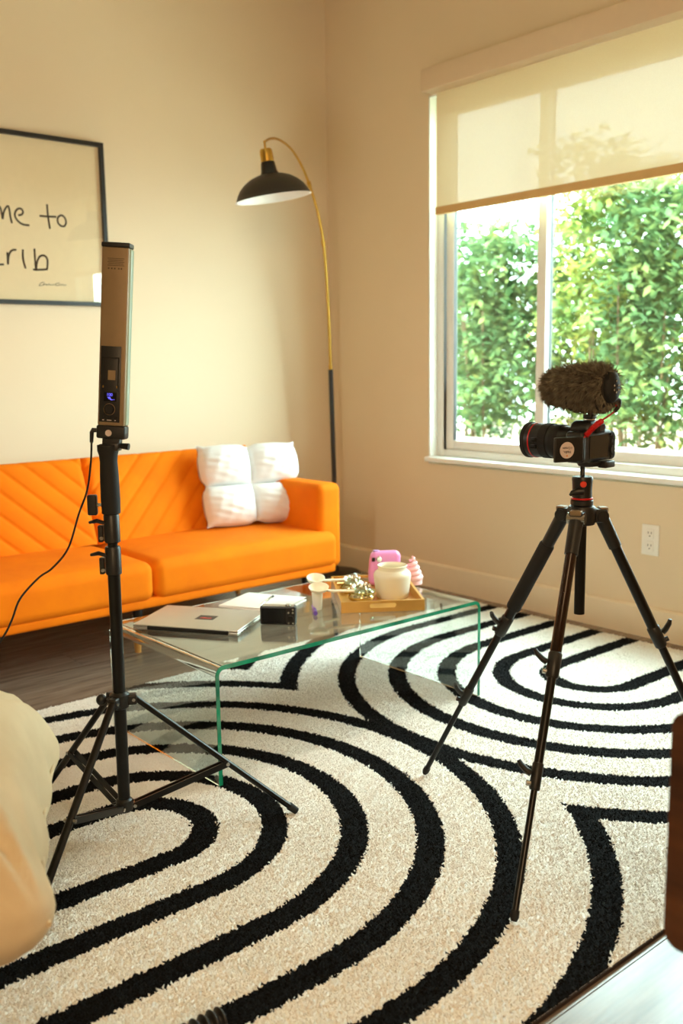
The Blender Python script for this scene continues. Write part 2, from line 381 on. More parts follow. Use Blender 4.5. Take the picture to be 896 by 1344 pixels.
# roller blind
rb = thing('roller_blind', 'half lowered cream roller blind on the window', 'blind', (-.03, (W0 + W1) / 2, 1.84))
bl0, bl1 = W0 + .03, -.826
b = B(); ys = [bl0 + (bl1 - bl0) * k / 24 for k in range(25)]; b.add([(-.008, y, z) for y in ys for z in (1.862, 2.43)], [(2 * k, 2 * k + 1, 2 * k + 3, 2 * k + 2) for k in range(24)]); b.build('fabric', M['blind'], rb, 0)
b = B(); b.rbox((-.008, (bl0 + bl1) / 2, 1.860), (.009, (bl1 - bl0) / 2 + .002, .019), .006, 2, 1); b.build('bottom_bar', M['bar'], rb)
b = B(); b.rbox((-.044, (W0 + W1) / 2 - .04, 2.447), (.042, (W1 - W0) / 2 + .008, .049), .004, 1, 1); b.build('valance', M['valance'], rb)
b = B(); b.cyl((-.03, bl0, 2.43), (-.03, bl1, 2.43), .022); b.build('roller_tube', M['white'], rb)
# outlet
ot = thing('wall_outlet', 'white double power outlet on the wall below the window', 'outlet', (0, -2.036, .345))
b = B(); b.rbox((-.0035, -2.036, .411), (.0035, .040, .064), .003, 2, 1); b.build('cover_plate', M['white'], ot)
for dz in (-.026, .026):
    b = B(); b.rbox((-.0085, -2.036, .411 + dz), (.002, .0165, .0215), .002, 1, 1); r_ = b.build('receptacle', M['white'], ot)
    b = B()
    for dy, zz in ((-.007, .005), (.007, .005)): b.box((-.0108, -2.036 + dy, .411 + dz + zz), (.0004, .0014, .0045))
    b.cyl((-.0104, -2.036, .411 + dz - .009), (-.0112, -2.036, .411 + dz - .009), .0028, seg=10); b.build('slot', M['slot'], r_, 0)

# ------------------------------------------------------------------ garden outside
b = B(); b.box((7, -1, -.1), (6.8, 9, .08)); struct(b.build('ground', M['soil'], smooth=0), 'bare garden ground outside the window', 'ground')
b = B(); b.box((1.35, -1, .27), (.75, 5, .29)); struct(b.build('trim_1', M['concrete'], smooth=0), 'pale concrete garden ledge below the hedge outside', 'ledge')
def leafmesh(name, seed, n, rx, ry, h, z0, m, size):
    r = np.random.default_rng(seed); nc = 70
    cc = np.stack([r.normal(0, .42, nc) * rx, r.normal(0, .42, nc) * ry, z0 + (h - z0) * r.beta(1.7, 1.25, nc)], 1)
    k = r.integers(0, nc, n); P = cc[k] + r.normal(0, 1, (n, 3)) * np.array([.10, .12, .10])
    P[:, 2] = np.minimum(P[:, 2], h)
    a = r.uniform(0, 2 * pi, n); tl = r.uniform(-.9, .5, n); L = size * r.uniform(.6, 1.3, n)
    d = np.stack([np.cos(a) * np.cos(tl), np.sin(a) * np.cos(tl), np.sin(tl)], 1)
    s = np.stack([-np.sin(a), np.cos(a), r.uniform(-.5, .5, n)], 1); wv = (L * .24)[:, None] * s; L = L[:, None]
    vs = np.stack([P, P + d * L * .45 + wv, P + d * L, P + d * L * .45 - wv], 1).reshape(-1, 3)
    me = bpy.data.meshes.new(name); me.vertices.add(4 * n); me.vertices.foreach_set('co', vs.astype(np.float32).ravel())
    me.loops.add(4 * n); me.loops.foreach_set('vertex_index', np.arange(4 * n, dtype=np.int32)); me.polygons.add(n)
    me.polygons.foreach_set('loop_start', np.arange(0, 4 * n, 4, dtype=np.int32)); me.update(calc_edges=True); me.materials.append(m); return me
LV = [leafmesh('foliage_a', 3, 5600, .45, .42, 1.75, .15, M['leaf'], .085), leafmesh('foliage_b', 4, 6400, .5, .46, 2.25, .2, M['leaf_yellow'], .085), leafmesh('foliage_c', 5, 5600, .45, .42, 1.95, .12, M['leaf'], .1)]
SH = [(2.62, 1.55, 0, 'green leafy shrub with thin stems outside, at the far left end of the hedge'), (2.5, 1.0, 2, 'green shrub outside, behind the narrow left window pane'),
      (2.75, .52, 0, 'green shrub with bare lower stems outside, just left of the centre window bar'), (2.6, .02, 1, 'tall yellow green shrub outside, just right of the centre window bar'),
      (2.5, -.42, 2, 'dense green shrub outside, directly behind the camera microphone'), (2.8, -.98, 1, 'yellow leaved shrub outside, at the right edge of the picture'),
      (2.55, -1.6, 0, 'green shrub outside, beyond the right edge of the window view'), (3.6, .3, 1, 'tall pale shrub in the back row outside, behind the gap at the centre bar'), (3.6, 1.9, 0, 'small back row shrub outside, showing at the left jamb')]
for i, (x, y, k, lab) in enumerate(SH):
    t = thing('garden_shrub', lab, 'shrub', (x, y, -.02), 'hedge shrubs outside the window')
    o = bpy.data.objects.new('foliage', LV[k]); COL.objects.link(o); o.parent = t; o['kind'] = 'stuff'; hs = [.98, .93, 1.0, 1.0, 1.05, .86, .9, .72, .8][i]; o.location = (0, 0, .45); o.scale = (.9, .9, hs)
    for q in range(5):
        r = random.Random(i * 9 + q); a = r.uniform(0, 6.28); x0 = V((x + .1 * cos(a), y + .13 * sin(a), -.02)); x1 = V((x + .26 * cos(a), y + .3 * sin(a), 1.35 + .4 * r.random()))
        b = B(); b.tube(crom([x0, x0.lerp(x1, .5) + V((.03 * cos(q), .03 * sin(q * 2), 0)), x1], 3), [.010] * 3 + [.008] * 2 + [.006] * 2, 6); b.build('stem', M['trunk'], t)

# ------------------------------------------------------------------ rug
RX0, RX1, RY0, RY1 = -3.02, -.105, -3.215, -1.152
rug = thing('patterned_rug', 'cream shag rug with black curved bands lying under the glass table', 'rug', ((RX0 + RX1) / 2, (RY0 + RY1) / 2, 0))
b = B(); e = .003
for c, h in (((RX0 + RX1) / 2, RY0), ((RX1 - RX0) / 2 + e, e)), (((RX0 + RX1) / 2, RY1), ((RX1 - RX0) / 2 + e, e)), ((RX0, (RY0 + RY1) / 2), (e, (RY1 - RY0) / 2)), ((RX1, (RY0 + RY1) / 2), (e, (RY1 - RY0) / 2)):
    b.box((c[0], c[1], .004), (h[0], h[1], .004))
b.build('edge_binding', M['binding'], rug, 0)
RAD = np.array([.158, .33, .527, .712, .898, 1.108, 1.30, 1.49]); HW = np.array([.034, .033, .034, .034, .032, .033, .033, .033])
def field(x, y):
    dA = np.hypot(np.maximum(x + 2.42, 0), y + 2.145); dB = np.hypot(np.minimum(x + .603, 0), y + 2.19)
    d = np.minimum(dA, dB); k = np.abs(d[..., None] - RAD).argmin(-1)
    side = (dB < dA).astype(int); dist = np.abs(d - RAD[k]); return side, k, dist - HW[k]
sp = .0052; gx = np.arange(RX0 + .004, RX1 - .003, sp); gy = np.arange(RY0 + .004, RY1 - .003, sp * .9)
X, Y = np.meshgrid(gx, gy); X[::2] += sp / 2; n = X.size
X = X.ravel() + RNG.normal(0, .0011, n); Y = Y.ravel() + RNG.normal(0, .0011, n)
sd, kk, ds = field(X, Y); dark = ds + RNG.normal(0, .0018, n) < 0
def tufts(sel, name, m, par):
    x, y = X[sel], Y[sel]; n = len(x); a = RNG.uniform(0, 2 * pi, n); r = .0052 * RNG.uniform(.85, 1.25, n)
    top = np.stack([x + RNG.normal(0, .0028, n), y + RNG.normal(0, .0028, n), RNG.uniform(.0115, .0145, n)], 1); vs = [top]
    for q in range(3): vs.append(np.stack([x + r * np.cos(a + q * 2.0944), y + r * np.sin(a + q * 2.0944), np.full(n, .0080)], 1))
    vs = np.stack(vs, 1).reshape(-1, 3) - np.array(worldloc(par)); i = np.arange(n)[:, None] * 4
    fs = (i + np.array([[0, 1, 2, 0, 2, 3, 0, 3, 1]])).ravel().astype(np.int32)
    me = bpy.data.meshes.new(name); me.vertices.add(4 * n); me.vertices.foreach_set('co', vs.astype(np.float32).ravel())
    me.loops.add(9 * n); me.loops.foreach_set('vertex_index', fs); me.polygons.add(3 * n); me.polygons.foreach_set('loop_start', np.arange(0, 9 * n, 3, dtype=np.int32))
    me.update(calc_edges=True); me.materials.append(m); o = bpy.data.objects.new(name, me); COL.objects.link(o); o.parent = par; o['kind'] = 'stuff'; return o
def backing():
    q = .007; xs = np.linspace(RX0, RX1, int((RX1 - RX0) / q)); ys = np.linspace(RY0, RY1, int((RY1 - RY0) / q)); nx_, ny_ = len(xs), len(ys)
    gx_, gy_ = np.meshgrid(xs, ys, indexing='ij'); w0 = np.array(worldloc(rug)); vs = np.stack([gx_, gy_, np.full(gx_.shape, .0085)], -1).reshape(-1, 3) - w0
    a = (np.arange(nx_ - 1)[:, None] * ny_ + np.arange(ny_ - 1)[None]).ravel(); f = np.stack([a, a + ny_, a + ny_ + 1, a + 1], 1)
    cx_, cy_ = (gx_[:-1, :-1] + q / 2).ravel(), (gy_[:-1, :-1] + q / 2).ravel(); mi = (field(cx_, cy_)[2] < 0).astype(np.int32)
    c = [(x, y, z) for z in (.0005, .0085) for x, y in ((RX0, RY0), (RX1, RY0), (RX1, RY1), (RX0, RY1))]; k = len(vs); vs = np.vstack([vs, np.array(c) - w0])
    f = np.vstack([f] + [[[k + p, k + (p + 1) % 4, k + 4 + (p + 1) % 4, k + 4 + p]] for p in range(4)] + [[[k + 3, k + 2, k + 1, k]]]); mi = np.concatenate([mi, np.zeros(5, np.int32)])
    me = bpy.data.meshes.new('backing'); me.vertices.add(len(vs)); me.vertices.foreach_set('co', vs.astype(np.float32).ravel())
    me.loops.add(f.size); me.loops.foreach_set('vertex_index', f.astype(np.int32).ravel()); me.polygons.add(len(f)); me.polygons.foreach_set('loop_start', np.arange(0, f.size, 4, dtype=np.int32))
    me.materials.append(M['tuft_cream']); me.materials.append(M['tuft_black']); me.polygons.foreach_set('material_index', mi); me.update(calc_edges=True)
    o = bpy.data.objects.new('backing', me); COL.objects.link(o); o.parent = rug
backing()
o = tufts(~dark, 'cream_pile', M['tuft_cream'], rug)
for side in (0, 1):
    for k in range(len(RAD)):
        s_ = dark & (sd == side) & (kk == k)
        if s_.sum() > 20: tufts(s_, 'black_band', M['tuft_black'], rug)

# ------------------------------------------------------------------ sofa
sofa = thing('orange_sofa', 'bright orange velvet sofa with channel stitched back against the cream wall', 'sofa', (-1.65, -.5, 0))
SX = -1.65
b = B(); b.rbox((SX, -.51, .226), (.93, .375, .02), .012, 2, 1); b.build('base_rail', M['orange'], sofa)
def seatfn(hx, hy):
    def f(p):
        k = max(0, 1 - (p.x / hx) ** 4) * max(0, 1 - (p.y / hy) ** 4)
        if p.z > 0: p.z += .016 * k
        return p
    return f
for x0, x1 in ((SX + .002, -.712), (SX - .936, SX - .002)):
    hx, hy = (x1 - x0) / 2, .31
    b = B(); b.rbox(((x0 + x1) / 2, -.59, .312), (hx, hy, .079), .042, 5, 10, fn=seatfn(hx, hy)); b.build('seat_cushion', M['orange'], sofa)
TILT = rad(20)
for sg in (1, -1):
    wd = .862; hh = .39; th = .13
    Mb = MX.Translation((SX + sg * (wd / 2 + .002), -.385, .36)) @ MX.Rotation(-TILT, 4, 'X')   # local: x along, y back, z up
    nu, nv = 150, 76; vs = []; fs = []
    r = .035
    def pt(u, v, front):
        x = (u - .5) * wd; z = v * hh + .02
        dx = wd / 2 - abs(x); dz = hh + .02 - z
        e = min(dx, dz, r) if True else 0
        ee = r - math.sqrt(max(0, r * r - (r - e) ** 2)) if e < r else 0
        y = -th / 2 + ee if front else th / 2 - ee
        if front:
            l = (x * sg + z - 0.0) if True else 0      # 45 degree channels, mirrored about the split
            l = (z - x * sg) / math.sqrt(2); per = .079; q = abs((l / per) % 1 - .5) * per; q = per / 2 - q
            y += .007 * math.exp(-(q / .007) ** 2) - .004 * (1 - math.exp(-(q / .03) ** 2)) * (1 if e >= r else e / r)
        return (x, y, z)
    for front in (1, 0):
        vs = [pt(i / nu, j / nv, front) for i in range(nu + 1) for j in range(nv + 1)]
        fs = [(i * (nv + 1) + j, (i + 1) * (nv + 1) + j, (i + 1) * (nv + 1) + j + 1, i * (nv + 1) + j + 1) for i in range(nu) for j in range(nv)]
        if front: b = B(Mb); b.add(vs, fs)
        else: b.add(vs, [f[::-1] for f in fs])
    b.build('backrest', M['orange'], sofa, 60)
for x0, x1 in ((-.785, -.652), (-2.648, -2.515)):
    b = B(); b.rbox(((x0 + x1) / 2, -.475, .411), ((x1 - x0) / 2, .378, .196), .034, 4, 2); b.build('armrest', M['orange'], sofa)
for x, y in ((-.80, -.76), (-1.664, -.76), (-2.5, -.76), (-.8, -.2), (-2.5, -.2)):
    b = B(); b.cyl((x, y, .05), (x, y, .21), .0155, .022, 16); lg = b.build('leg', M['black'], sofa)  # wooden leg coloured black here, painting in the shade under the sofa
    b = B(); b.cyl((x, y, 0), (x, y, .052), .013, .0158, 16); b.build('lit_leg_end', M['leg'], lg)  # lower end of the same leg, kept honey where light reaches it

# white four-puff pillow
pl = B(); W_, H_ = .505, .385; nn = 56
pc = V((-.90, -.49, .592)); px = V((.985, -.17, -.015)).normalized(); pz = V((.04, .30, .95)); Mp = frame(px, pz, pc)
def puff(u, v, s):
    au, av = abs(u), abs(v)
    f = lambda a: max(0.0, sin(pi * min(1, a))) ** .42
    lob = f(au) * f(av)
    gx = 1 - .085 * math.exp(-(v / .13) ** 2) - .05 * (1 - abs(sin(pi * v))) * (av > .5) * (1 - max(0, (av * au - .86) / .14)); gz = 1 - .085 * math.exp(-(u / .13) ** 2) - .05 * (1 - abs(sin(pi * u))) * (au > .5) * (1 - max(0, (av * au - .86) / .14))
    x = u * W_ / 2 * (1 - (1 - gx) * au ** 2); z = v * H_ / 2 * (1 - (1 - gz) * av ** 2)
    wr = .0035 * sin(23 * u + 9 * v) * sin(17 * v - 5 * u + 1) + .0022 * sin(41 * v + 13 * u)
    return (x, -s * (.082 * lob + wr * lob + .003), z)
pl = B(Mp)
for s in (1, -1):
    vs = [puff(-1 + 2 * i / nn, -1 + 2 * j / nn, s) for i in range(nn + 1) for j in range(nn + 1)]
    fs = [(i * (nn + 1) + j, (i + 1) * (nn + 1) + j, (i + 1) * (nn + 1) + j + 1, i * (nn + 1) + j + 1) for i in range(nn) for j in range(nn)]
    pl.add(vs, fs if s > 0 else [f[::-1] for f in fs])
tag(pl.build('throw_pillow', M['pillow'], None, 70), 'white square pillow tufted into four puffs, leaning on the orange sofa', 'pillow')

# ------------------------------------------------------------------ framed print
pf = thing('framed_print', 'black framed handwritten print hanging above the orange sofa', 'picture', (-1.95, -.012, 1.419))
fx0, fx1, fz0, fz1 = -2.52, -1.337, 1.419, 2.140; fw = .018
b = B(); b.box(((fx0 + fx1) / 2, -.008, (fz0 + fz1) / 2), ((fx1 - fx0) / 2 - .004, .006, (fz1 - fz0) / 2 - .004)); sheet = b.build('print_sheet', M['artpaper'], pf, 0)
b = B()
for c, h in (((fx0 + fw / 2, (fz0 + fz1) / 2), (fw / 2, (fz1 - fz0) / 2)), ((fx1 - fw / 2, (fz0 + fz1) / 2), (fw / 2, (fz1 - fz0) / 2)), (((fx0 + fx1) / 2, fz0 + fw / 2), ((fx1 - fx0) / 2 - fw, fw / 2)), (((fx0 + fx1) / 2, fz1 - fw / 2), ((fx1 - fx0) / 2 - fw, fw / 2))):
    b.box((c[0], -.017, c[1]), (h[0], .0165, h[1]))
b.build('frame', M['black'], pf, 0)
b = B(); b.box(((fx0 + fx1) / 2, -.024, (fz0 + fz1) / 2), ((fx1 - fx0) / 2 - fw, .0012, (fz1 - fz0) / 2 - fw)); b.build('glass', M['picglass'], pf, 0)
STR = [[(-1.859, 1.815), (-1.857, 1.789), (-1.855, 1.765)], [(-1.855, 1.765), (-1.848, 1.794), (-1.836, 1.817), (-1.826, 1.823), (-1.82, 1.814), (-1.814, 1.773)], [(-1.814, 1.773), (-1.807, 1.803), (-1.795, 1.823), (-1.786, 1.828), (-1.782, 1.81), (-1.78, 1.785), (-1.775, 1.759)], [(-1.745, 1.794), (-1.729, 1.799), (-1.723, 1.81), (-1.73, 1.822), (-1.746, 1.82), (-1.758, 1.804), (-1.758, 1.785), (-1.743, 1.766), (-1.723, 1.757), (-1.698, 1.756)], [(-1.612, 1.852), (-1.611, 1.805), (-1.605, 1.748)], [(-1.649, 1.8), (-1.614, 1.8), (-1.572, 1.802)], [(-1.552, 1.81), (-1.565, 1.799), (-1.566, 1.778), (-1.553, 1.765), (-1.537, 1.765), (-1.528, 1.781), (-1.532, 1.8), (-1.544, 1.81), (-1.555, 1.809)], [(-1.868, 1.622), (-1.884, 1.609), (-1.888, 1.594), (-1.876, 1.585), (-1.845, 1.583), (-1.822, 1.584)], [(-1.804, 1.636), (-1.804, 1.611), (-1.804, 1.585)], [(-1.804, 1.585), (-1.8, 1.616), (-1.791, 1.637), (-1.778, 1.647), (-1.763, 1.648)], [(-1.734, 1.652), (-1.736, 1.62), (-1.733, 1.595), (-1.727, 1.572)], [(-1.682, 1.659), (-1.682, 1.613), (-1.681, 1.564)], [(-1.681, 1.564), (-1.673, 1.603), (-1.659, 1.627), (-1.638, 1.631), (-1.625, 1.614), (-1.629, 1.576)], [(-1.626, 1.574), (-1.661, 1.57), (-1.694, 1.569)]]
SIG = [[(-1.646, 1.517), (-1.66, 1.514), (-1.671, 1.502), (-1.657, 1.503), (-1.646, 1.511), (-1.652, 1.504), (-1.638, 1.509), (-1.636, 1.504), (-1.624, 1.51), (-1.622, 1.506), (-1.599, 1.509)], [(-1.575, 1.517), (-1.591, 1.513), (-1.595, 1.506), (-1.583, 1.505), (-1.574, 1.51), (-1.57, 1.507), (-1.563, 1.511), (-1.558, 1.508), (-1.544, 1.509)]]
for nm, L, r in [('letter', STR[a:b_], .0042) for a, b_ in ((0, 3), (3, 4), (4, 6), (6, 7), (7, 8), (8, 10), (10, 11), (11, 14))] + [('signature', SIG, .0013)]:
    b = B()
    for q in L: b.tube(crom([(x, -.0146, z) for x, z in q], 5), r, 8, flat=.15, up=(0, 1, 0))
    b.build(nm, M['ink'], sheet)

# ------------------------------------------------------------------ arc floor lamp
lp = thing('arc_floor_lamp', 'tall arc floor lamp with dark dome shade in the room corner', 'lamp', (-.19, -.243, 0))
b = B(); b.lathe([(0, 0), (.13, 0), (.135, .004), (.135, .018), (.128, .024), (.02, .028), (.014, .05)], (-.185, -.24, 0), seg=40); b.build('base', M['lampblack'], lp)
b = B(); b.tube([(-.185, -.24, .02), (-.185, -.24, .55), (-.211, -.256, 1.112)], .0125, 16); b.build('pole', M['black'], lp)
arc = crom([(-.211, -.256, 1.10), (-.226, -.269, 1.288), (-.25, -.286, 1.518), (-.297, -.319, 1.74), (-.361, -.363, 1.862), (-.434, -.413, 1.945), (-.510, -.467, 2.005), (-.61, -.537, 2.062), (-.733, -.623, 2.097), (-.87, -.717, 2.098), (-.965, -.784, 2.074), (-1.018, -.822, 2.047)], 6)
b = B(); b.tube(arc, [.0085 - .0035 * i / len(arc) for i in range(len(arc))], 12); arm = b.build('arched_arm', M['brass'], lp)
for p, q in (((-.211, -.256, 1.10), (-.2145, -.259, 1.135)), ((-.294, -.317, 1.73), (-.306, -.325, 1.757)), ((-.48, -.446, 1.98), (-.5, -.461, 1.996))):
    b = B(); b.cyl(p, q, .0105); b.build('collar', M['brass'], arm)
top = V((-1.018, -.822, 2.047)); ax = (V((0, 0, -1)) + R_ * .14 + V((F_.x, F_.y, 0)) * .06).normalized()
b = B(); b.tube([top + V((0, 0, .006)), top + ax * .03], .005, 10); b.build('hanger', M['brass'], lp)
so = top + ax * .026
b = B(); b.lathe([(0, 0), (.022, 0), (.026, .006), (.027, .02), (.0275, .05), (.024, .054), (0, .054)], so, ax, 24); b.build('socket', M['brass'], lp)
b = B(); b.lathe([(0, .05), (.026, .05), (.029, .056), (.034, .09), (.041, .102), (0, .102)], so, ax, 28); b.build('neck_cap', M['black_gloss'], lp)
prof = [(.034, .100), (.056, .104), (.086, .115), (.113, .132), (.134, .152), (.148, .174), (.156, .193), (.161, .196)]
b = B(); b.lathe(prof, so, ax, 56); b.build('shade', M['lampblack'], lp)
b = B(); b.lathe([(r - .003, z + .003) for r, z in prof[:-1]] + [(.161, .1965)], so, ax, 56); b.build('shade_lining', M['lampwhite'], lp)
b = B(); b.ball(so + ax * .135, .024); b.build('bulb', M['lampwhite'], lp)

# ------------------------------------------------------------------ glass coffee table
TX0, TX1, TY0, TY1, TZ, TH = -2.135, -1.075, -2.062, -1.455, .35, .012
gt = thing('glass_coffee_table', 'bent clear glass coffee table with green edges on the patterned rug', 'table', ((TX0 + TX1) / 2, (TY0 + TY1) / 2, .014))
def prof_pts(off, n=10, r=.028):
    x0, x1, z = TX0 + off, TX1 - off, TZ - off; r = r - off; P = [(x0, .0142)]
    P += [(x0 + r - r * cos(pi / 2 * i / n), z - r + r * sin(pi / 2 * i / n)) for i in range(n + 1)]
    P += [(x1 - r + r * sin(pi / 2 * i / n), z - r + r * cos(pi / 2 * i / n)) for i in range(n + 1)]
    return P + [(x1, .0142)]
o_, i_ = prof_pts(0), prof_pts(TH); n = len(o_)
b = B(); m2 = 2 * n; ya_, yb_ = TY0 + .0012, TY1
vs = [(x, y, z) for y in (ya_, yb_) for P in (o_, i_) for x, z in P]; fs = []
for k in range(n - 1): fs += [(k, k + 1, k + 1 + m2, k + m2), (k + n, k + n + m2, k + n + 1 + m2, k + n + 1), (k, k + n, k + n + 1, k + 1), (k + m2, k + 1 + m2, k + n + 1 + m2, k + n + m2)]
for k in (0, n - 1): fs.append((k, k + m2, k + n + m2, k + n))
b.add(vs, fs); b.build('glass_sheet', M['tableglass'], gt, 50)
b = B(); vs = [(x, y, z) for y in (TY0, TY0 + .0010) for P in (o_, i_) for x, z in P]; fs = []
for k in range(n - 1): fs += [(k, k + 1, k + 1 + m2, k + m2), (k + n, k + n + m2, k + n + 1 + m2, k + n + 1), (k, k + n, k + n + 1, k + 1), (k + m2, k + 1 + m2, k + n + 1 + m2, k + n + m2)]
b.add(vs, fs); b.build('front_edge', M['edgeglass'], gt, 50)

# laptop
lt = thing('silver_laptop', 'closed silver laptop lying on the glass coffee table', 'laptop', (-1.93, -1.64, TZ))
lx = V((-1.926 + 2.118, -1.866 + 1.578, 0)); ly = V((-lx.y, lx.x, 0)).normalized(); lxn = lx.normalized(); LW, LD = .345, .240
lc = V((-2.118, -1.578, TZ)) + lxn * LW / 2 + ly * LD / 2
Ml = frame(lxn, (0, 0, 1), lc)
b = B(Ml); b.rbox((0, 0, .0066), (LW / 2, LD / 2, .0050), .0045, 3, 1); base = b.build('base', M['silver'], lt)
b = B(Ml); b.rbox((0, 0, .0152), (LW / 2, LD / 2, .0032), .003, 3, 1); lid = b.build('lid', M['silver'], lt)
b = B(Ml); b.rbox((0.01, -LD / 2 + .002, .0102), (LW / 2 - .04, .0055, .0062), .002, 2, 1); b.build('hinge_bar', M['black'], lt)
for q in range(4):
    b = B(Ml); b.rbox((LW / 2, -LD / 2 + .03 + q * .022, .0068), (.0006, .006, .0016), .0005, 1, 1); b.build('port', M['slot'], base)
b = B(Ml); b.box((.02, .0, .0186), (.030, .024, .0002)); stk = b.build('sticker', M['slot'], lid, 0)
b = B(Ml); b.prism([(-.018, -.006), (-.004, .001), (.004, -.005), (.018, .000), (.018, -.010), (-.018, -.010)], (.02, 0, .0188), (1, 0, 0), (0, 1, 0), (0, 0, .0002)); b.build('sticker_print', M['red'], stk, 0)
for sx in (-1, 1):
    for sy in (-1, 1): b = B(Ml); b.cyl((sx * (LW / 2 - .03), sy * (LD / 2 - .03), 0), (sx * (LW / 2 - .03), sy * (LD / 2 - .03), .0018), .008, seg=12); b.build('foot', M['black_matte'], base)

# compact camera
cx = V((-1.718 + 1.795, -1.890 + 1.805, 0)).normalized(); cyv = V((-cx.y, cx.x, 0)); Mc = frame(cx, (0, 0, 1), (-1.7545, -1.835, TZ))
cc = thing('compact_camera', 'small black compact camera standing on the glass table beside the laptop', 'camera', (-1.7545, -1.835, TZ))
b = B(Mc); b.rbox((0, .004, .0295), (.056, .0145, .0295), .006, 3, 1); b.build('body', M['black'], cc)
b = B(Mc); b.box((-.013, -.0112, .030), (.038, .0006, .0235)); b.build('screen', M['screendark'], cc, 0)
b = B(Mc); b.cyl((.041, -.010, .022), (.041, -.0125, .022), .0085, seg=20); b.build('control_dial', M['black_metal'], cc)
for x, z in ((.034, .040), (.048, .040), (.034, .007), (.048, .007), (.048, .050)):
    b = B(Mc); b.cyl((x, -.010, z), (x, -.0122, z), .0032, seg=12); b.build('button', M['steel'], cc)
b = B(Mc); b.cyl((.03, .004, .058), (.03, .004, .063), .008, seg=20); b.build('shutter_button', M['steel'], cc)
b = B(Mc); b.cyl((-.006, .018, .029), (-.006, .028, .029), .021, seg=28); b.build('lens_barrel', M['black_metal'], cc)
b = B(Mc); b.box((0, .004, .0592), (.05, .0135, .0004)); b.build('top_plate', M['steel'], cc, 0)

# notebook + pen
nx = V((-1.605 + 1.775, -1.452 + 1.525, 0)); A0 = V((-1.775, -1.530, TZ)); nu_ = (V((-1.605, -1.452, TZ)) - A0).normalized(); nv_ = V((nu_.y, -nu_.x, 0))
Mn = frame(nv_, (0, 0, 1), A0)                      # local x toward the viewer's right, y away
nb = thing('spiral_notebook', 'open white spiral notepad lying on the glass table behind the laptop', 'notebook', A0 + nv_ * .115 + nu_ * .09)
b = B(Mn); b.rbox((.117, .093, .003), (.117, .093, .003), .0015, 1, 1); b.build('page_block', M['paper'], nb)
b = B(Mn); b.rbox((.1175, .093, .0072), (.1165, .0925, .0010), .0008, 1, 1, fn=lambda p: V((p.x, p.y, p.z + .006 * max(0, p.x / .117) ** 3))); b.build('top_sheet', M['paper'], nb)
for q in range(22):
    b = B(Mn); cq = V((.012 + q * .0096, .186, .0045)); b.tube([cq + V((0, .0055 * cos(a), .0055 * sin(a))) for a in [2 * pi * k / 12 for k in range(13)]], .0008, 6, cap=False); b.build('wire_ring', M['steel'], nb)
pn = thing('silver_pen', 'slim silver pen lying on the white spiral notepad', 'pen', (-1.64, -1.61, TZ + .009))
p0, p1 = V((-1.690, -1.648, TZ + .0125)), V((-1.585, -1.576, TZ + .0125)); d = p1 - p0
b = B(); b.tube([p0, p0 + d * .12, p0 + d * .9, p1], [.0012, .0040, .0040, .0028], 12); b.build('barrel', M['steel'], pn)
b = B(); b.cyl(p0 + d * .88, p1 + d * .03, .0044); b.build('cap', M['black'], pn)
b = B(); b.box(p0 + d * .8 + V((0, 0, .0052)), (.0012, .016, .0006), MX.Rotation(math.atan2(d.y, d.x) - pi / 2, 3, 'Z')); b.build('clip', M['steel'], pn, 0)
# purple marker
pm = thing('purple_marker', 'short purple marker lying on the glass table near the cream cup', 'marker', (-1.57, -1.785, TZ))
p0, p1 = V((-1.605, -1.832, TZ + .007)), V((-1.548, -1.748, TZ + .006)); d = p1 - p0
b = B(); b.tube([p0, p0 + d * .04, p0 + d * .45, p0 + d * .5, p1], [.006, .007, .007, .0055, .0045], 14); b.build('barrel', M['purple'], pm)
b = B(); b.tube([p0 - d * .02, p0 + d * .42], [.0072, .0075], 14); b.build('cap', mat('dark_purple_plastic', lin(86, 52, 150), .3), pm)

# tray
TA = math.atan2(-.156, .223); Mt = MX.Translation((-1.529, -1.870, TZ)) @ MX.Rotation(TA, 4, 'Z'); TW, TD, THt = .272, .385, .036
tr = thing('gold_tray', 'gold rectangular tray with handle slots on the glass coffee table', 'tray', Mt @ V((TW / 2, TD / 2, 0)))
b = B(Mt); b.box((TW / 2, TD / 2, .003), (TW / 2 - .004, TD / 2 - .004, .003)); b.build('base', M['tray'], tr, 0)
def slot_wall(y0):
    nS = 12; sl = [(TW / 2 + .036 + .0075 * cos(a), .021 + .0075 * sin(a)) for a in [-pi / 2 + pi * k / nS for k in range(nS + 1)]]
    sl += [(TW / 2 - .036 - .0075 * cos(a), .021 - .0075 * sin(a)) for a in [-pi / 2 + pi * k / nS for k in range(nS + 1)]]
    def outer(p):
        dx, dz = p[0] - TW / 2, p[1] - .021; k = min((TW / 2) / max(abs(dx), 1e-6), ((THt - .021) if dz > 0 else .021) / max(abs(dz), 1e-6)); return (TW / 2 + dx * k, .021 + dz * k)
    corners = {}
    ou = [outer(p) for p in sl]
    for cx_, cz_ in ((0, 0), (TW, 0), (0, THt), (TW, THt)):
        j = min(range(len(ou)), key=lambda i: (ou[i][0] - cx_) ** 2 + (ou[i][1] - cz_) ** 2 * 40); ou[j] = (cx_, cz_)
    n = len(sl); b = B(Mt); vs = [(x, y, z) for y in (y0, y0 + .008) for x, z in sl + ou]; fs = []
    for i in range(n):
        k = (i + 1) % n
        fs += [(i, k, n + k, n + i), (2 * n + i, 3 * n + i, 3 * n + k, 2 * n + k), (i, 2 * n + i, 2 * n + k, k), (n + i, n + k, 3 * n + k, 3 * n + i)]
    b.add(vs, fs); return b
slot_wall(0).build('front_wall', M['tray'], tr, 30); slot_wall(TD - .008).build('back_wall', M['tray'], tr, 30)
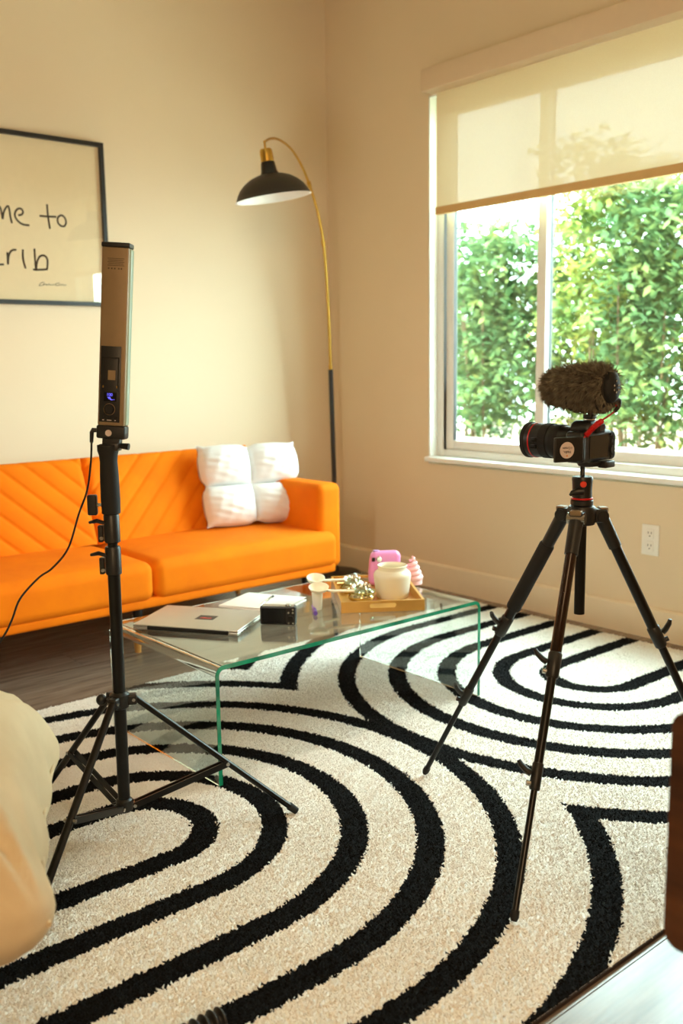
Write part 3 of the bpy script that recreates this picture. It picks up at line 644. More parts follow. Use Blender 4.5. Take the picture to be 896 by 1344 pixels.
for x in (.004, TW - .004): b = B(Mt); b.box((x, TD / 2, THt / 2), (.004, TD / 2 - .008, THt / 2)); b.build('side_wall', M['tray'], tr, 0)

# jar
jr = thing('frosted_jar', 'round frosted cream glass jar standing in the gold tray', 'jar', (-1.272, -1.838, TZ + .006))
jp = [(0, 0), (.051, 0), (.055, .004), (.060, .04), (.0635, .070), (.0635, .079), (.060, .087), (.053, .092), (.049, .095), (.048, .103), (.051, .109), (.049, .111), (.045, .104), (.045, .096), (.05, .090), (.058, .078), (.053, .02), (0, .012)]
b = B(); b.lathe(jp, (-1.272, -1.838, TZ + .006), seg=48); b.build('jar_body', M['frost'], jr)
b = B(); b.lathe([(0, .014), (.0525, .014), (.0565, .062), (0, .062)], (-1.272, -1.838, TZ + .006), seg=40); b.build('wax_fill', M['cream'], jr)
# pink instant camera
vd = V((EYE.x + 1.175, EYE.y + 1.665, 0)).normalized(); rx = V((-vd.y, vd.x, 0)) * -1
rx = V((vd.y, -vd.x, 0)); rx = rx if rx.dot(R_) > 0 else -rx
a_ = rad(10); rx2 = (rx * cos(a_) - vd * sin(a_)).normalized()
Mk = frame(rx2, (0, 0, 1), (-1.170, -1.690, TZ + .006))      # local x right, y away from the viewer, z up
ik = thing('pink_instant_camera', 'pink instant camera standing in the tray behind the frosted jar', 'camera', (-1.170, -1.690, TZ + .006))
b = B(Mk); b.rbox((0, 0, .062), (.057, .026, .062), .02, 4, 3, fn=lambda p: V((p.x * (1.02 - .16 * max(0, p.z / .062) ** 1 if p.x < 0 else 1), p.y, p.z))); b.build('body', M['pink'], ik)
b = B(Mk); b.lathe([(0, 0), (.034, 0), (.036, .004), (.034, .016), (.026, .02), (.024, .014), (0, .014)], (.016, -.024, .048), (0, -1, 0), 32); b.build('lens_ring', M['pink'], ik)
b = B(Mk); b.cyl((.016, -.037, .048), (.016, -.040, .048), .018, seg=24); b.build('lens_glass', M['lensglass'], ik)
b = B(Mk); b.lathe([(0, .006), (.009, .005), (.012, 0), (.0125, -.004)], (-.024, -.026, .098), (0, -1, 0), 20); b.build('flash', M['mirror'], ik)
b = B(Mk); b.rbox((-.044, -.024, .098), (.006, .004, .007), .002, 1, 1); b.build('viewfinder', M['black_gloss'], ik)
b = B(Mk); b.cyl((-.03, 0, .122), (-.03, 0, .127), .011, seg=20); b.build('top_dial', mat('lilac_plastic', lin(206, 170, 226), .3), ik)
# pink swirl ornament
sw = thing('pink_swirl_candle', 'pale pink ridged swirl candle in the tray right of the pink camera', 'candle', (-1.085, -1.748, TZ + .006))
b = B(); pts = []; rr = []
for k in range(150):
    t = k / 149; a = t * 2 * pi * 5.2; R = .030 * (1 - t) ** .75 + .001; pts.append((-1.085 + R * cos(a), -1.748 + R * sin(a), TZ + .016 + .088 * t)); rr.append(.0115 * (1 - .62 * t))
b.tube(pts, rr, 10); b.lathe([(0, .0), (.034, .0), (.034, .01), (.02, .05), (0, .09)], (-1.085, -1.748, TZ + .006), seg=24); b.build('swirl', M['pinklight'], sw)
# chrome ornaments
def ornament(c, lab, ang, s=1.0):
    t = thing('chrome_ornament', lab, 'ornament', c, 'chrome ornaments in the gold tray'); c = V(c); Rz = MX.Rotation(ang, 3, 'Z')
    P = lambda x, y, z: c + Rz @ V((x, y, z)) * s
    b = B(); b.ball(P(0, 0, .017), .047 * s, 32, 16, (1, .86, .42), Rz); b.build('lower_shell', M['chrome'], t)
    b = B(); b.ball(P(.006, -.003, .035), .041 * s, 32, 16, (1, .84, .34), Rz); b.build('upper_shell', M['chromemint'], t)
    b = B(); b.tube([P(.012, -.040, .030), P(.012, -.030, .044), P(.012, 0, .052), P(.012, .032, .042)], .004 * s, 8); b.build('band', M['chrome'], t)
    for k in range(7):
        a = k * .42 + .75; b = B(); b.ball(P(.004 + .033 * cos(a), .029 * sin(a) + .002, .046 + .004 * (k % 2)), (.0085 if k % 2 else .0068) * s, 16, 10); b.build('stud', M['mirror'], t)
    b = B(); b.cyl(P(-.058, 0, .034), P(-.026, 0, .036), .0085 * s, .010 * s, 14); b.build('collar', M['chrome'], t)
    return P
ornament((-1.392, -1.815, TZ + .006), 'champagne chrome studded ornament at the front of the gold tray', -.62)
ornament((-1.325, -1.690, TZ + .006), 'champagne chrome studded ornament behind its twin in the tray', -.62, .92)
# cream scoops and cup
def scoop(p0, p1, p2, lab):          # p0 handle end, p1 bowl start, p2 bowl centre
    t = thing('cream_scoop', lab, 'scoop', V(p2), 'cream scoops by the tray'); p0, p1, p2 = V(p0), V(p1), V(p2)
    b = B(); b.tube(crom([p0, p0.lerp(p1, .5), p1, p1.lerp(p2, .4)], 5), .0055, 12, flat=.8); b.build('handle', M['cream'], t)
    d = (p2 - p1); d.z = 0; Mq = frame(d, (0, 0, 1), p2) @ MX.Rotation(rad(-25), 4, 'X'); b = B(Mq)
    pr = [(0, -.014), (.014, -.012), (.024, -.004), (.029, .008), (.027, .008), (.022, -.002), (.013, -.009), (0, -.011)]
    b.lathe(pr, seg=28, sq=(1.15, .85)); b.build('bowl', M['cream'], t)
scoop((-1.455, -1.850, .408), (-1.520, -1.815, .413), (-1.556, -1.790, .422), 'cream scoop with its bowl over the cup, handle resting on the tray front')
scoop((-1.392, -1.728, .416), (-1.455, -1.710, .420), (-1.500, -1.704, .430), 'cream scoop behind the other scoop, handle lying on the rear ornament')
cp = B(); cp.lathe([(0, 0), (.0135, 0), (.015, .003), (.018, .056), (.0165, .056), (.013, .006), (0, .005)], (-1.553, -1.778, TZ), seg=28)
tag(cp.build('cream_cup', M['cream'], None), 'small narrow cream cup standing on the glass left of the tray', 'cup')

# ------------------------------------------------------------------ LED light on its stand
SC = V((-2.441, -2.119, 0)); lean = V((.0, .0, 0))
ls = thing('light_stand', 'black folding light stand holding the tall LED panel on the rug', 'light stand', (SC.x, SC.y, .014))
def sp_(z): return V((-2.446 + .006 * z, -2.117 - .003 * z, z))
b = B(); b.cyl(sp_(.075), sp_(.70), .0148, seg=20); b.build('lower_column', M['black_metal'], ls)
b = B(); b.cyl(sp_(.68), sp_(.80), .0118, seg=20); b.build('upper_column', M['black_metal'], ls)
side = V((-.76, .65, 0)); frn = V((-.45, -.89, 0))
def lever(z, par, s=1):
    b = B(); c = sp_(z); b.lathe([(.0155, -.034), (.0185, -.032), (.0185, .03), (.0165, .034)], c, seg=22, cap=True); cl = b.build('clamp', M['black'], ls)
    b = B(); b.rbox(c + side * .026 + V((0, 0, -.012)), (.006, .009, .02), .003, 2, 1, MX.Rotation(math.atan2(side.y, side.x), 3, 'Z')); b.build('clamp_lug', M['black'], cl)
    b = B(); b.tube([c + side * .016 + frn * .01 + V((0, 0, .014)), c + side * .034 + frn * .012 + V((0, 0, .02)), c + side * .052 + frn * .01 + V((0, 0, .016))], [.006, .0075, .005], 10, flat=.7); b.build('lever', M['black'], cl)
    b = B(); b.cyl(c + side * .026 + frn * .008 + V((0, 0, -.022)), c + side * .026 + frn * .0115 + V((0, 0, -.022)), .0045, seg=12); b.build('bolt', M['steel'], cl)
lever(.695, ls); lever(.772, ls)
b = B(); b.lathe([(.016, .805), (.0215, .808), (.0225, .84), (.0215, .90), (.020, .93), (.0215, .945), (.0245, .955), (.0245, .968), (.018, .97)], (sp_(0).x + .005, sp_(0).y - .0026, 0), seg=26, cap=True); b.build('grip', M['black_matte'], ls)
kz = sp_(.828); b = B(); b.cyl(kz + side * .018, kz + side * .032, .004, seg=10); kb = b.build('knob_stem', M['steel'], ls)
b = B(); b.rbox(kz + side * .043, (.011, .009, .024), .004, 2, 1, MX.Rotation(math.atan2(side.y, side.x), 3, 'Z')); b.build('knob', M['black'], kb)
hub = sp_(.352)
b = B(); b.lathe([(.016, -.022), (.021, -.018), (.024, 0), (.024, .014), (.017, .02)], hub, seg=26, cap=True); hb = b.build('leg_collar', M['black'], ls)
lo = sp_(.082); b = B(); b.lathe([(.015, -.016), (.02, -.012), (.02, .014), (.016, .018)], lo, seg=22, cap=True); lh = b.build('spreader_collar', M['black'], ls)
kb_ = hub + side * .044; b = B(); b.ball(kb_, .013, 12, 8, (1, 1, 1.1)); b.cyl(hub + side * .02, kb_, .005); b.build('collar_knob', M['black'], hb)
for ft in (V((-2.073, -2.321, .0185)), V((-2.789, -2.365, .0185)), V((-2.508, -1.776, .0185))):
    dr = ft - hub; dr.z = 0; dr.normalize(); top = hub + dr * .034 + V((0, 0, .004)); up = dr.cross(V((0, 0, 1)))
    b = B(); b.rbox(hub + dr * .028, (.013, .011, .013), .004, 2, 1, MX.Rotation(math.atan2(dr.y, dr.x), 3, 'Z')); b.build('lug', M['black'], hb)
    b = B(); b.cyl(hub + dr * .033 - up * .013, hub + dr * .033 + up * .013, .0042, seg=12); b.build('rivet', M['steel'], hb)
    b = B(); b.tube([top, ft], .0095, 14, flat=.8); lg = b.build('leg', M['black_metal'], ls)
    e = (ft - top).normalized(); b = B(); b.tube([ft - e * .022, ft + e * .003], [.0105, .009], 12); b.build('foot_cap', M['black_matte'], lg)
    md = top.lerp(ft, .565); s0 = lo + dr * .026; b = B()
    for k in (-1, 1): b.box((md + s0) / 2 + up * .0085 * k, ((md - s0).length / 2, .0022, .0075), (md - s0).to_track_quat('X', 'Z').to_matrix())
    b.build('spreader', M['black_metal'], ls)
    b = B(); b.cyl(md - up * .014, md + up * .014, .0045, seg=12); b.build('rivet', M['steel'], lg)
    b = B(); b.cyl(s0 - up * .014, s0 + up * .014, .0045, seg=12); b.build('rivet', M['steel'], lh)

wd = thing('led_light_wand', 'tall flat LED light panel with lit blue digits, clamped on the black stand', 'LED light', (-2.437, -2.122, .97))
a_ = rad(17); nb0 = V((-.45, -.893, 0)); t0 = V((.893, -.45, 0)); nbk = (nb0 * cos(a_) - t0 * sin(a_)); tbk = (t0 * cos(a_) + nb0 * sin(a_))
Pb = V((-2.431, -2.125, .985)); Pt = V((-2.401, -2.141, 1.421)); up = (Pt - Pb).normalized()
tbk = (tbk - up * tbk.dot(up)).normalized(); ob = -tbk.cross(up); ob = ob if ob.dot(nbk) > 0 else -ob
L_ = (Pt - Pb).length; Mw = MX(((tbk.x, -ob.x, up.x, Pb.x), (tbk.y, -ob.y, up.y, Pb.y), (tbk.z, -ob.z, up.z, Pb.z), (0, 0, 0, 1)))  # x right, y away, z up
WW, WDp = .0335, .017
b = B(Mw); b.rbox((0, -.006, L_ / 2 + .009), (WW - .003, .012, L_ / 2 - .019), .003, 2, 1); bd = b.build('housing', M['wandbody'], wd)
b = B(Mw); b.rbox((0, .006, L_ / 2 + .009), (WW, .0125, L_ / 2 - .019), .005, 2, 1); b.build('diffuser_rim', M['diffuser'], wd)
b = B(Mw); b.box((0, .0195, L_ / 2 + .009), (WW - .004, .0008, L_ / 2 - .024)); b.build('led_face', M['led'], wd, 0)
b = B(Mw); b.rbox((0, 0, L_ - .0045), (WW - .001, .0185, .0055), .003, 2, 1); b.build('top_cap', M['black'], wd)
b = B(Mw); b.rbox((0, 0, .013), (WW, .0185, .0155), .005, 2, 1); bc = b.build('bottom_cap', M['black'], wd)
b = B(Mw); b.cyl((-.004, -.0184, .011), (-.004, -.0196, .011), .0075, seg=20); b.build('round_badge', M['sticker'], bc)
pz0, pz1 = .036, .208
b = B(Mw); b.rbox((-.003, -.0185, (pz0 + pz1) / 2), (.0235, .0012, (pz1 - pz0) / 2), .001, 1, 1); cpn = b.build('control_panel', M['black'], wd)
b = B(Mw)
for c, h in (((-.003, .182), (.0195, .0015)), ((-.0215, .145), (.0016, .038)), ((.0155, .145), (.0016, .038))): b.box((c[0], -.0202, c[1]), (h[0], .0008, h[1]))
b.build('battery_bay_rail', M['black_matte'], cpn, 0)
b = B(Mw); b.box((.0, -.0199, .143), (.0085, .0003, .011)); b.build('bay_label', M['wandbody'], cpn, 0)
for x in (-.019, .013): b = B(Mw); b.box((x, -.0202, .1165), (.0012, .0005, .0025)); b.build('contact', M['brass'], cpn, 0)
b = B(Mw); b.box((-.002, -.0199, .094), (.0145, .0004, .0105)); scn = b.build('screen', M['screendark'], cpn, 0)
Mtx = Mw @ MX(((1, 0, 0, -.0035), (0, 0, -1, -.0204), (0, 1, 0, .0985), (0, 0, 0, 1)))
text('100', .0095, Mtx, M['digits'], 'digits', scn)
b = B(Mw)
for p, q in (((-.008, .0925), (-.003, .0925)), ((-.006, .090), (.0, .0895)), ((-.003, .094), (-.001, .088)), ((-.001, .0875), (.004, .0875)), ((.006, .088), (.0075, .088))): b.tube([(p[0], -.0205, p[1]), (q[0], -.0205, q[1])], .0009, 6)
b.build('digits', M['digits'], scn)
b = B(Mw); b.lathe([(.0125, 0), (.0135, .001), (.0125, .002)], (-.003, -.0195, .0655), Mw.to_3x3().inverted() @ V(nbk) * 1, 28); b.build('dial_ring', M['wandbody'], cpn)
b = B(Mw); b.cyl((-.003, -.0195, .0655), (-.003, -.026, .0655), .0095, seg=26); b.build('dial', M['black_matte'], cpn)
for x in (-.017, -.003, .011): b = B(Mw); b.cyl((x, -.0195, .0465), (x, -.021, .0465), .0042, seg=14); b.build('button', M['black_matte'], cpn)
b = B(Mw)
for x, h in ((-.017, .0022), (-.003, .0055), (.011, .0016)): b.box((x, -.0198, .0405), (h, .0002, .0008))
b.build('button_marks', M['sticker'], cpn, 0)
M['spec'] = mat('faint_spec_print', lin(74, 60, 44), .6)
b = B(Mw)
for k in range(5): b.box((.002, -.0182, L_ - .035 - .0038 * k), (.019 - .002 * (k % 2), .0002, .0006))
for x in (-.014, -.007, 0, .009, .015): b.box((x, -.0182, L_ - .057), (.0017, .0002, .0016))
b.build('spec_label', M['spec'], bd, 0)
b = B(Mw); b.rbox((0, 0, -.012), (.0205, .013, .0135), .003, 2, 1); b.rbox((0, 0, -.021), (.0185, .0165, .009), .002, 1, 1); b.build('mount_neck', M['black'], wd)
b = B(Mw); b.tube([(.018, 0, -.018), (.040, -.002, -.019)], [.0062, .008], 12); b.build('mount_knob', M['black'], wd)
# power cable
b = B(Mw); b.tube([(-.030, -.010, .015), (-.043, -.012, .015), (-.045, -.012, .010), (-.045, -.012, -.014)], [.005, .0055, .005, .0042], 10); bpl = None
pc_ = thing('power_cable', 'thin black power cable hanging from the LED light panel', 'cable', (-2.47, -2.08, .5))
b.build('angled_plug', M['black'], pc_)
c0 = Mw @ V((-.045, -.012, -.014))
cab = crom([c0, (-2.475, -2.098, .93), (-2.477, -2.075, .862), (-2.49, -2.05, .803), (-2.512, -2.03, .722), (-2.545, -2.01, .676), (-2.578, -2.0, .654), (-2.625, -2.0, .612), (-2.648, -2.0, .565), (-2.672, -1.99, .52), (-2.74, -1.93, .40), (-2.80, -1.83, .2), (-2.84, -1.76, .03), (-2.95, -1.70, .019), (-3.0, -1.6, .019)], 8)
b = B(); b.tube(cab, .0024, 8); b.build('cord', M['black_matte'], pc_)

# ------------------------------------------------------------------ tripod
ft = [V((-1.670, -2.384, .018)), V((-2.043, -3.007, .018)), V((-1.250, -3.075, .018))]
TC = V((-1.598, -2.831, 0))
tp = thing('camera_tripod', 'black three legged camera tripod standing on the patterned rug', 'tripod', (TC.x, TC.y, .014))
CZ = .785
b = B(); b.lathe([(.016, .762), (.030, .765), (.034, .775), (.034, .800), (.030, .808), (.02, .812)], (TC.x, TC.y, 0), seg=28, cap=True); cr = b.build('crown', M['black'], tp)
b = B(); b.cyl((TC.x, TC.y, .548), (TC.x, TC.y, .77), .0125, seg=20); b.build('centre_column', M['black_metal'], tp)
for i, f in enumerate(ft):
    dr = f - TC; dr.z = 0; dr.normalize(); up = dr.cross(V((0, 0, 1))); p = V((TC.x, TC.y, CZ)) + dr * .046; e = (f - p); L = e.length; e.normalize()
    Rz = MX.Rotation(math.atan2(dr.y, dr.x), 3, 'Z')
    b = B(); b.rbox(V((TC.x, TC.y, CZ)) + dr * .038, (.020, .017, .016), .005, 2, 1, Rz); b.build('leg_bracket', M['black'], cr)
    b = B(); b.cyl(p - up * .0205, p + up * .0205, .0135, seg=18); lj = b.build('pivot', M['steel'] if i == 1 else M['black'], cr)
    b = B(); b.rbox(p + dr * .005 + V((0, 0, .014)), (.010, .013, .006), .003, 2, 1, Rz); b.build('angle_catch', M['wandbody'], cr)
    P = lambda t: p + e * L * t
    b = B(); b.cyl(P(.01), P(.10), .0165, .0155, 18); lg = b.build('leg', M['black'], tp)
    b = B(); b.cyl(P(.09), P(.38), .0128, seg=18); b.build('upper_tube', M['clearbrown'] if i == 1 else M['black_metal'], lg)
    if i == 0: b = B(); b.tube([P(.10), P(.105), P(.325), P(.33)], [.0165, .0185, .0185, .0165], 18); b.build('foam_grip', M['black_matte'], lg)
    b = B(); b.cyl(P(.40), P(.66), .0098, seg=16); b.build('middle_tube', M['black_metal'], lg)
    b = B(); b.cyl(P(.66), P(.985), .0070, seg=14); b.build('lower_tube', M['black_metal'], lg)
    b = B(); b.tube([P(.975), P(.99), P(1.0)], [.009, .0095, .006], 14); b.build('rubber_foot', M['black_matte'], lg)
    sd_ = R_ if i == 2 else -R_; sd_ = (sd_ - e * sd_.dot(e)).normalized()
    for t0_, r in ((.36, .0155), (.635, .0122)):
        b = B(); b.tube([P(t0_), P(t0_ + .004), P(t0_ + .062), P(t0_ + .066)], [r * .85, r, r * .95, r * .8], 18); lk = b.build('leg_lock', M['black'], lg)
        c = P(t0_ + .022) + sd_ * r; b = B(); b.tube([c + e * .006, c + sd_ * .010 + e * .002, c + sd_ * .024 - e * .008, c + sd_ * .030 - e * .016], [.010, .0095, .0085, .006], 10, flat=.7); b.build('lock_lever', M['black'], lk)
        c2 = P(t0_ + .052) + sd_ * r; b = B(); b.cyl(c2 - sd_ * .004, c2 + sd_ * .007, .0062, seg=12); b.build('lock_bolt', M['steel'] if i == 1 else M['black'], lk)
# ball head
b = B(); b.lathe([(.024, .810), (.0262, .812), (.0262, .822), (.024, .824)], (TC.x, TC.y, 0), seg=28, cap=True); b.build('pan_base', M['black'], tp)
b = B(); b.lathe([(.0235, .824), (.0255, .825), (.0255, .828), (.0235, .829)], (TC.x, TC.y, 0), seg=28, cap=True); b.build('red_ring', M['red'], tp)
b = B(); b.lathe([(.023, .829), (.0225, .845), (.0235, .866), (.0245, .872), (.0225, .878), (.012, .880)], (TC.x, TC.y, 0), seg=28, cap=True); hd = b.build('ball_head', M['black'], tp)
fv = V((-.62, -.78, 0)); b = B(); b.lathe([(0, .003), (.0065, .003), (.0075, 0)], V((TC.x, TC.y, .862)) + V((-.75, -.66, 0)) * .0235, (-.75, -.66, 0), 20); b.build('red_button', M['redspot'], hd)
sdv = V((-.80, .60, 0)); c = V((TC.x, TC.y, .845)) + V((-.62, -.6, 0)) * .02
b = B(); b.tube([c, c - R_ * .012, c - R_ * .026 - V((0, 0, .004)), c - R_ * .031 - V((0, 0, .010))], [.009, .0085, .006, .003], 12); b.build('lock_lever', M['black'], hd)
b = B(); b.tube([(TC.x, TC.y, .875), (TC.x, TC.y, .882), (TC.x, TC.y, .905)], [.010, .0055, .0058], 16); b.build('ball_stem', M['black_metal'], tp)

# ------------------------------------------------------------------ DSLR on the tripod
ld = V((-.05, 1, 0)).normalized(); rt = V((ld.y, -ld.x, 0)); CO = V((-1.590, -2.842, .913))
Md = MX(((rt.x, ld.x, 0, CO.x), (rt.y, ld.y, 0, CO.y), (0, 0, 1, CO.z), (0, 0, 0, 1)))    # x camera's right (grip side), y toward the lens, z up, origin under the body
b = B(Md); b.lathe([(.012, -.012), (.024, -.010), (.028, -.004), (.028, 0)], (0, 0, 0), seg=24, cap=True); b.build('plate_seat', M['black'], tp)
b = B(Md); b.rbox((.026, -.030, -.006), (.020, .012, .008), .004, 2, 1); b.build('release_lever', M['black'], tp)
dc = thing('dslr_camera', 'black camera with long lens and flipped out screen, mounted on the tripod', 'camera', CO)
b = B(Md); b.rbox((-.004, 0, .037), (.062, .024, .036), .009, 3, 1); body = b.build('body', M['black'], dc)
b = B(Md); b.rbox((.060, .006, .035), (.016, .033, .034), .012, 3, 1); b.build('grip', M['black_matte'], dc)
b = B(Md); b.rbox((-.004, .006, .080), (.034, .027, .016), .012, 3, 2, fn=lambda p: V((p.x * (1 - .25 * max(0, p.z / .016)), p.y, p.z))); hmp = b.build('pentaprism_hump', M['black'], dc)
b = B(Md); b.rbox((.0, -.026, .078), (.016, .006, .011), .004, 2, 1); eye = b.build('eyepiece', M['black_matte'], dc)
b = B(Md); b.box((.0, -.0325, .079), (.010, .0006, .007)); b.build('eyepiece_glass', M['lensglass'], eye, 0)
b = B(Md); b.box((.001, -.0245, .036), (.038, .0006, .026)); b.build('screen_well', M['black_gloss'], dc, 0)
# flip-out screen to the camera's left
sa = rad(-22); Ms = Md @ MX.Translation((-.066, -.024, .036)) @ MX.Rotation(sa, 4, 'Z')
b = B(Ms); b.rbox((-.039, -.003, 0), (.038, .004, .028), .003, 2, 1); fs_ = b.build('flip_screen', M['black'], dc)
b = B(Md); b.cyl((-.065, -.024, .012), (-.065, -.024, .060), .005, seg=12); b.build('screen_hinge', M['black'], fs_)
b = B(Ms); b.cyl((-.046, -.0072, -.001), (-.046, -.0078, -.001), .0185, seg=36); stk = b.build('round_sticker', M['sticker'], fs_)
for s, zz, sz in (('Hello,', -.005, .0085), ('I Create', .004, .0075)):
    Mtx = Ms @ MX(((-1, 0, 0, -.046), (0, 0, -1, -.0081), (0, -1, 0, zz), (0, 0, 0, 1)))
    text(s, sz, Mtx, M['ink'], 'lettering', stk)
b = B(Ms); b.cyl((-.046, -.0079, -.0135), (-.046, -.0082, -.0135), .002, seg=12); b.build('sticker_mark', M['smallorange'], stk)
# lens
LO = V((-.010, .024, .044)); LA = (0, 1, 0)
def lens(nm, prof, m, seg=44): b = B(Md); b.lathe(prof, LO, LA, seg); return b.build(nm, m, dc)
lens('lens_mount', [(.031, 0), (.033, .002), (.033, .012), (.031, .014)], M['steel'])
ln = lens('lens_barrel', [(.031, .010), (.036, .014), (.0365, .030), (.0375, .032), (.0395, .055), (.0395, .098), (.0405, .102), (.0415, .118), (.0415, .133), (.038, .134), (.036, .124), (.03, .120), (0, .118)], M['black'])
lens('zoom_ring', [(.0395, .036), (.0402, .037), (.0402, .058), (.0395, .059)], M['black_matte'])
lens('focus_ring', [(.0395, .066), (.0418, .067), (.0418, .088), (.0395, .089)], M['black_matte'])
lens('red_line', [(.0405, .1115), (.0421, .112), (.0421, .1145), (.0405, .115)], M['red'])
lens('lens_hood_rim', [(.0412, .126), (.0432, .128), (.0432, .136), (.0395, .136), (.039, .128)], M['black_matte'])
lens('front_element', [(.034, .119), (.02, .124), (0, .126)], M['lensglass'])
for z in (.004, -.012):
    b = B(Md); a = rad(200); b.rbox(LO + V((-.041, .096, z)), (.003, .008, .005), .001, 1, 1); b.build('lens_switch', M['black_metal'], ln)
# buttons at the back right
b = B(Md); b.lathe([(0, .003), (.009, .003), (.010, 0)], (.056, -.026, .026), (0, -1, 0), 22); b.build('control_wheel', M['black_metal'], dc)
for x, z in ((.054, .046), (.060, .056), (.050, .062), (.054, .010)): b = B(Md); b.cyl((x, -.024, z), (x, -.0275, z), .0035, seg=12); b.build('button', M['black_metal'], dc)
b = B(Md); b.cyl((.045, .0, .072), (.045, .0, .082), .013, seg=22); b.build('mode_dial', M['black_metal'], dc)
b = B(Md); b.rbox((-.004, -.002, .0975), (.010, .010, .002), .001, 1, 1); b.build('hot_shoe', M['steel'], dc)

# microphone with fur cover
mc = thing('shotgun_microphone', 'on-camera microphone in a furry grey brown windshield above the camera', 'microphone', Md @ V((-.004, 0, .0995)))
b = B(Md); b.rbox((-.004, -.002, .1045), (.011, .012, .005), .002, 1, 1); b.cyl((-.004, -.002, .108), (-.004, -.002, .116), .006); b.build('shoe_foot', M['black'], mc)
MZ = .172; xm = -.004
b = B(Md)
for yy in (-.040, .038):
    b.tube(crom([(xm - .036, yy, MZ - .006), (xm - .038, yy, MZ - .034), (xm - .026, yy, MZ - .050), (xm, yy, MZ - .054), (xm + .026, yy, MZ - .050), (xm + .038, yy, MZ - .034), (xm + .036, yy, MZ - .006)], 6), .0022, 8)
b.tube([(xm, -.042, MZ - .055), (xm, .04, MZ - .055)], .005, 10); b.build('shock_mount', M['black_matte'], mc)
b = B(Md); b.rbox((xm, -.012, MZ - .026), (.023, .040, .022), .010, 3, 1); b.build('mic_body', M['black'], mc)
b = B(Md); b.lathe([(.033, 0), (.034, .004), (.032, .014), (.025, .019), (0, .020)], (xm, -.048, MZ), (0, -1, 0), 32, sq=(.80, 1.08)); ec = b.build('end_cap', M['black_matte'], mc)
for k, (x, z) in enumerate(((0, .014), (-.009, .004), (.009, .004), (-.009, -.006), (.009, -.006), (0, -.011))): b = B(Md); b.cyl((xm + x, -.0672, MZ + z), (xm + x, -.0692, MZ + z), .0024, seg=10); b.build('button', M['steel'], ec)
core = [(0, -.052), (.036, -.052), (.041, -.03), (.042, 0), (.039, .03), (.035, .06), (.031, .085), (.024, .098), (.012, .104), (0, .105)]
b = B(Md); b.lathe(core, (xm, 0, MZ + .001), LA, 28); fc = b.build('windshield', M['furdark'], mc)
n = 13000; r = np.random.default_rng(11); ca = np.array(core[1:-1]); t = r.uniform(0, len(ca) - 1.001, n); i0 = t.astype(int); fr = (t - i0)[:, None]; rz = ca[i0] * (1 - fr) + ca[i0 + 1] * fr
a = r.uniform(0, 2 * pi, n); nrm = np.stack([np.cos(a), np.full(n, .0), np.sin(a)], 1); base_ = np.stack([xm + rz[:, 0] * np.cos(a), rz[:, 1], MZ + .001 + rz[:, 0] * np.sin(a)], 1)
yb_ = (rz[:, 1] - .02) / .09
dirv = nrm * 1.0 + np.stack([r.normal(0, .35, n), .55 * yb_ + .35 + r.normal(0, .35, n), r.normal(0, .35, n) - .35], 1); cl = np.sin(a * 7 + 40 * rz[:, 1])[:, None] * np.array([.3, .5, .3]) + np.cos(a * 11 - 90 * rz[:, 1])[:, None] * np.array([.3, -.2, .3]); dirv = dirv + cl * .8; dirv /= np.linalg.norm(dirv, axis=1)[:, None]
Lh = r.uniform(.010, .030, n)[:, None]; sdv = np.cross(dirv, r.normal(0, 1, (n, 3))); sdv /= np.linalg.norm(sdv, axis=1)[:, None]
mid = base_ + dirv * Lh * .55; tip = base_ + dirv * Lh + np.array([0, .002, -.003]) * r.uniform(.2, 1.6, (n, 1)); wv = sdv * .0010
vs = np.stack([base_ - wv, base_ + wv, mid + wv * .8, mid - wv * .8, tip], 1).reshape(-1, 3); R3 = np.array(Md.to_3x3()); vs = vs @ R3.T + np.array(CO) - np.array(worldloc(fc))
fsf = []
for k in range(n): q = 5 * k; fsf += [(q, q + 1, q + 2, q + 3), (q + 3, q + 2, q + 4)]
me = bpy.data.meshes.new('fur'); me.from_pydata(vs.tolist(), [], fsf); me.materials.append(M['fur']); o = bpy.data.objects.new('fur', me); COL.objects.link(o); o.parent = fc; o['kind'] = 'stuff'
# red coiled mic lead
b = B(Md)
lead = [(xm + .030, -.050, MZ - .040), (xm + .034, -.050, MZ - .052), (xm + .022, -.046, MZ - .060), (xm + .004, -.040, MZ - .070), (xm - .012, -.036, MZ - .078), (-.05, -.030, .070), (-.066, -.01, .052), (-.064, .004, .046)]
b.tube(crom(lead, 6), .0022, 8); ml = b.build('lead', M['red'], mc)
b = B(Md); q0, q1 = V((xm - .008, -.038, MZ - .076)), V((-.058, -.026, .064)); b2 = crom([q0, q0.lerp(q1, .5) + V((-.004, -.004, .004)), q1], 30); pts = []
for k, c in enumerate(b2): pts.append(c)
b.tube(pts, [.0058 + .0012 * sin(k * 2.2) for k in range(len(pts))], 10); b.build('coiled_section', M['red'], ml)
b = B(Md); b.tube(crom([(xm + .02, -.055, MZ - .028), (xm + .034, -.056, MZ - .030), (xm + .036, -.054, MZ - .044), (xm + .026, -.050, MZ - .056)], 5), .0048, 10); b.build('angled_plug', M['black'], mc)
b = B(Md); b.cyl((xm + .016, -.054, MZ - .028), (xm + .024, -.055, MZ - .028), .0042, seg=12); b.build('gold_ring', M['brass'], mc)

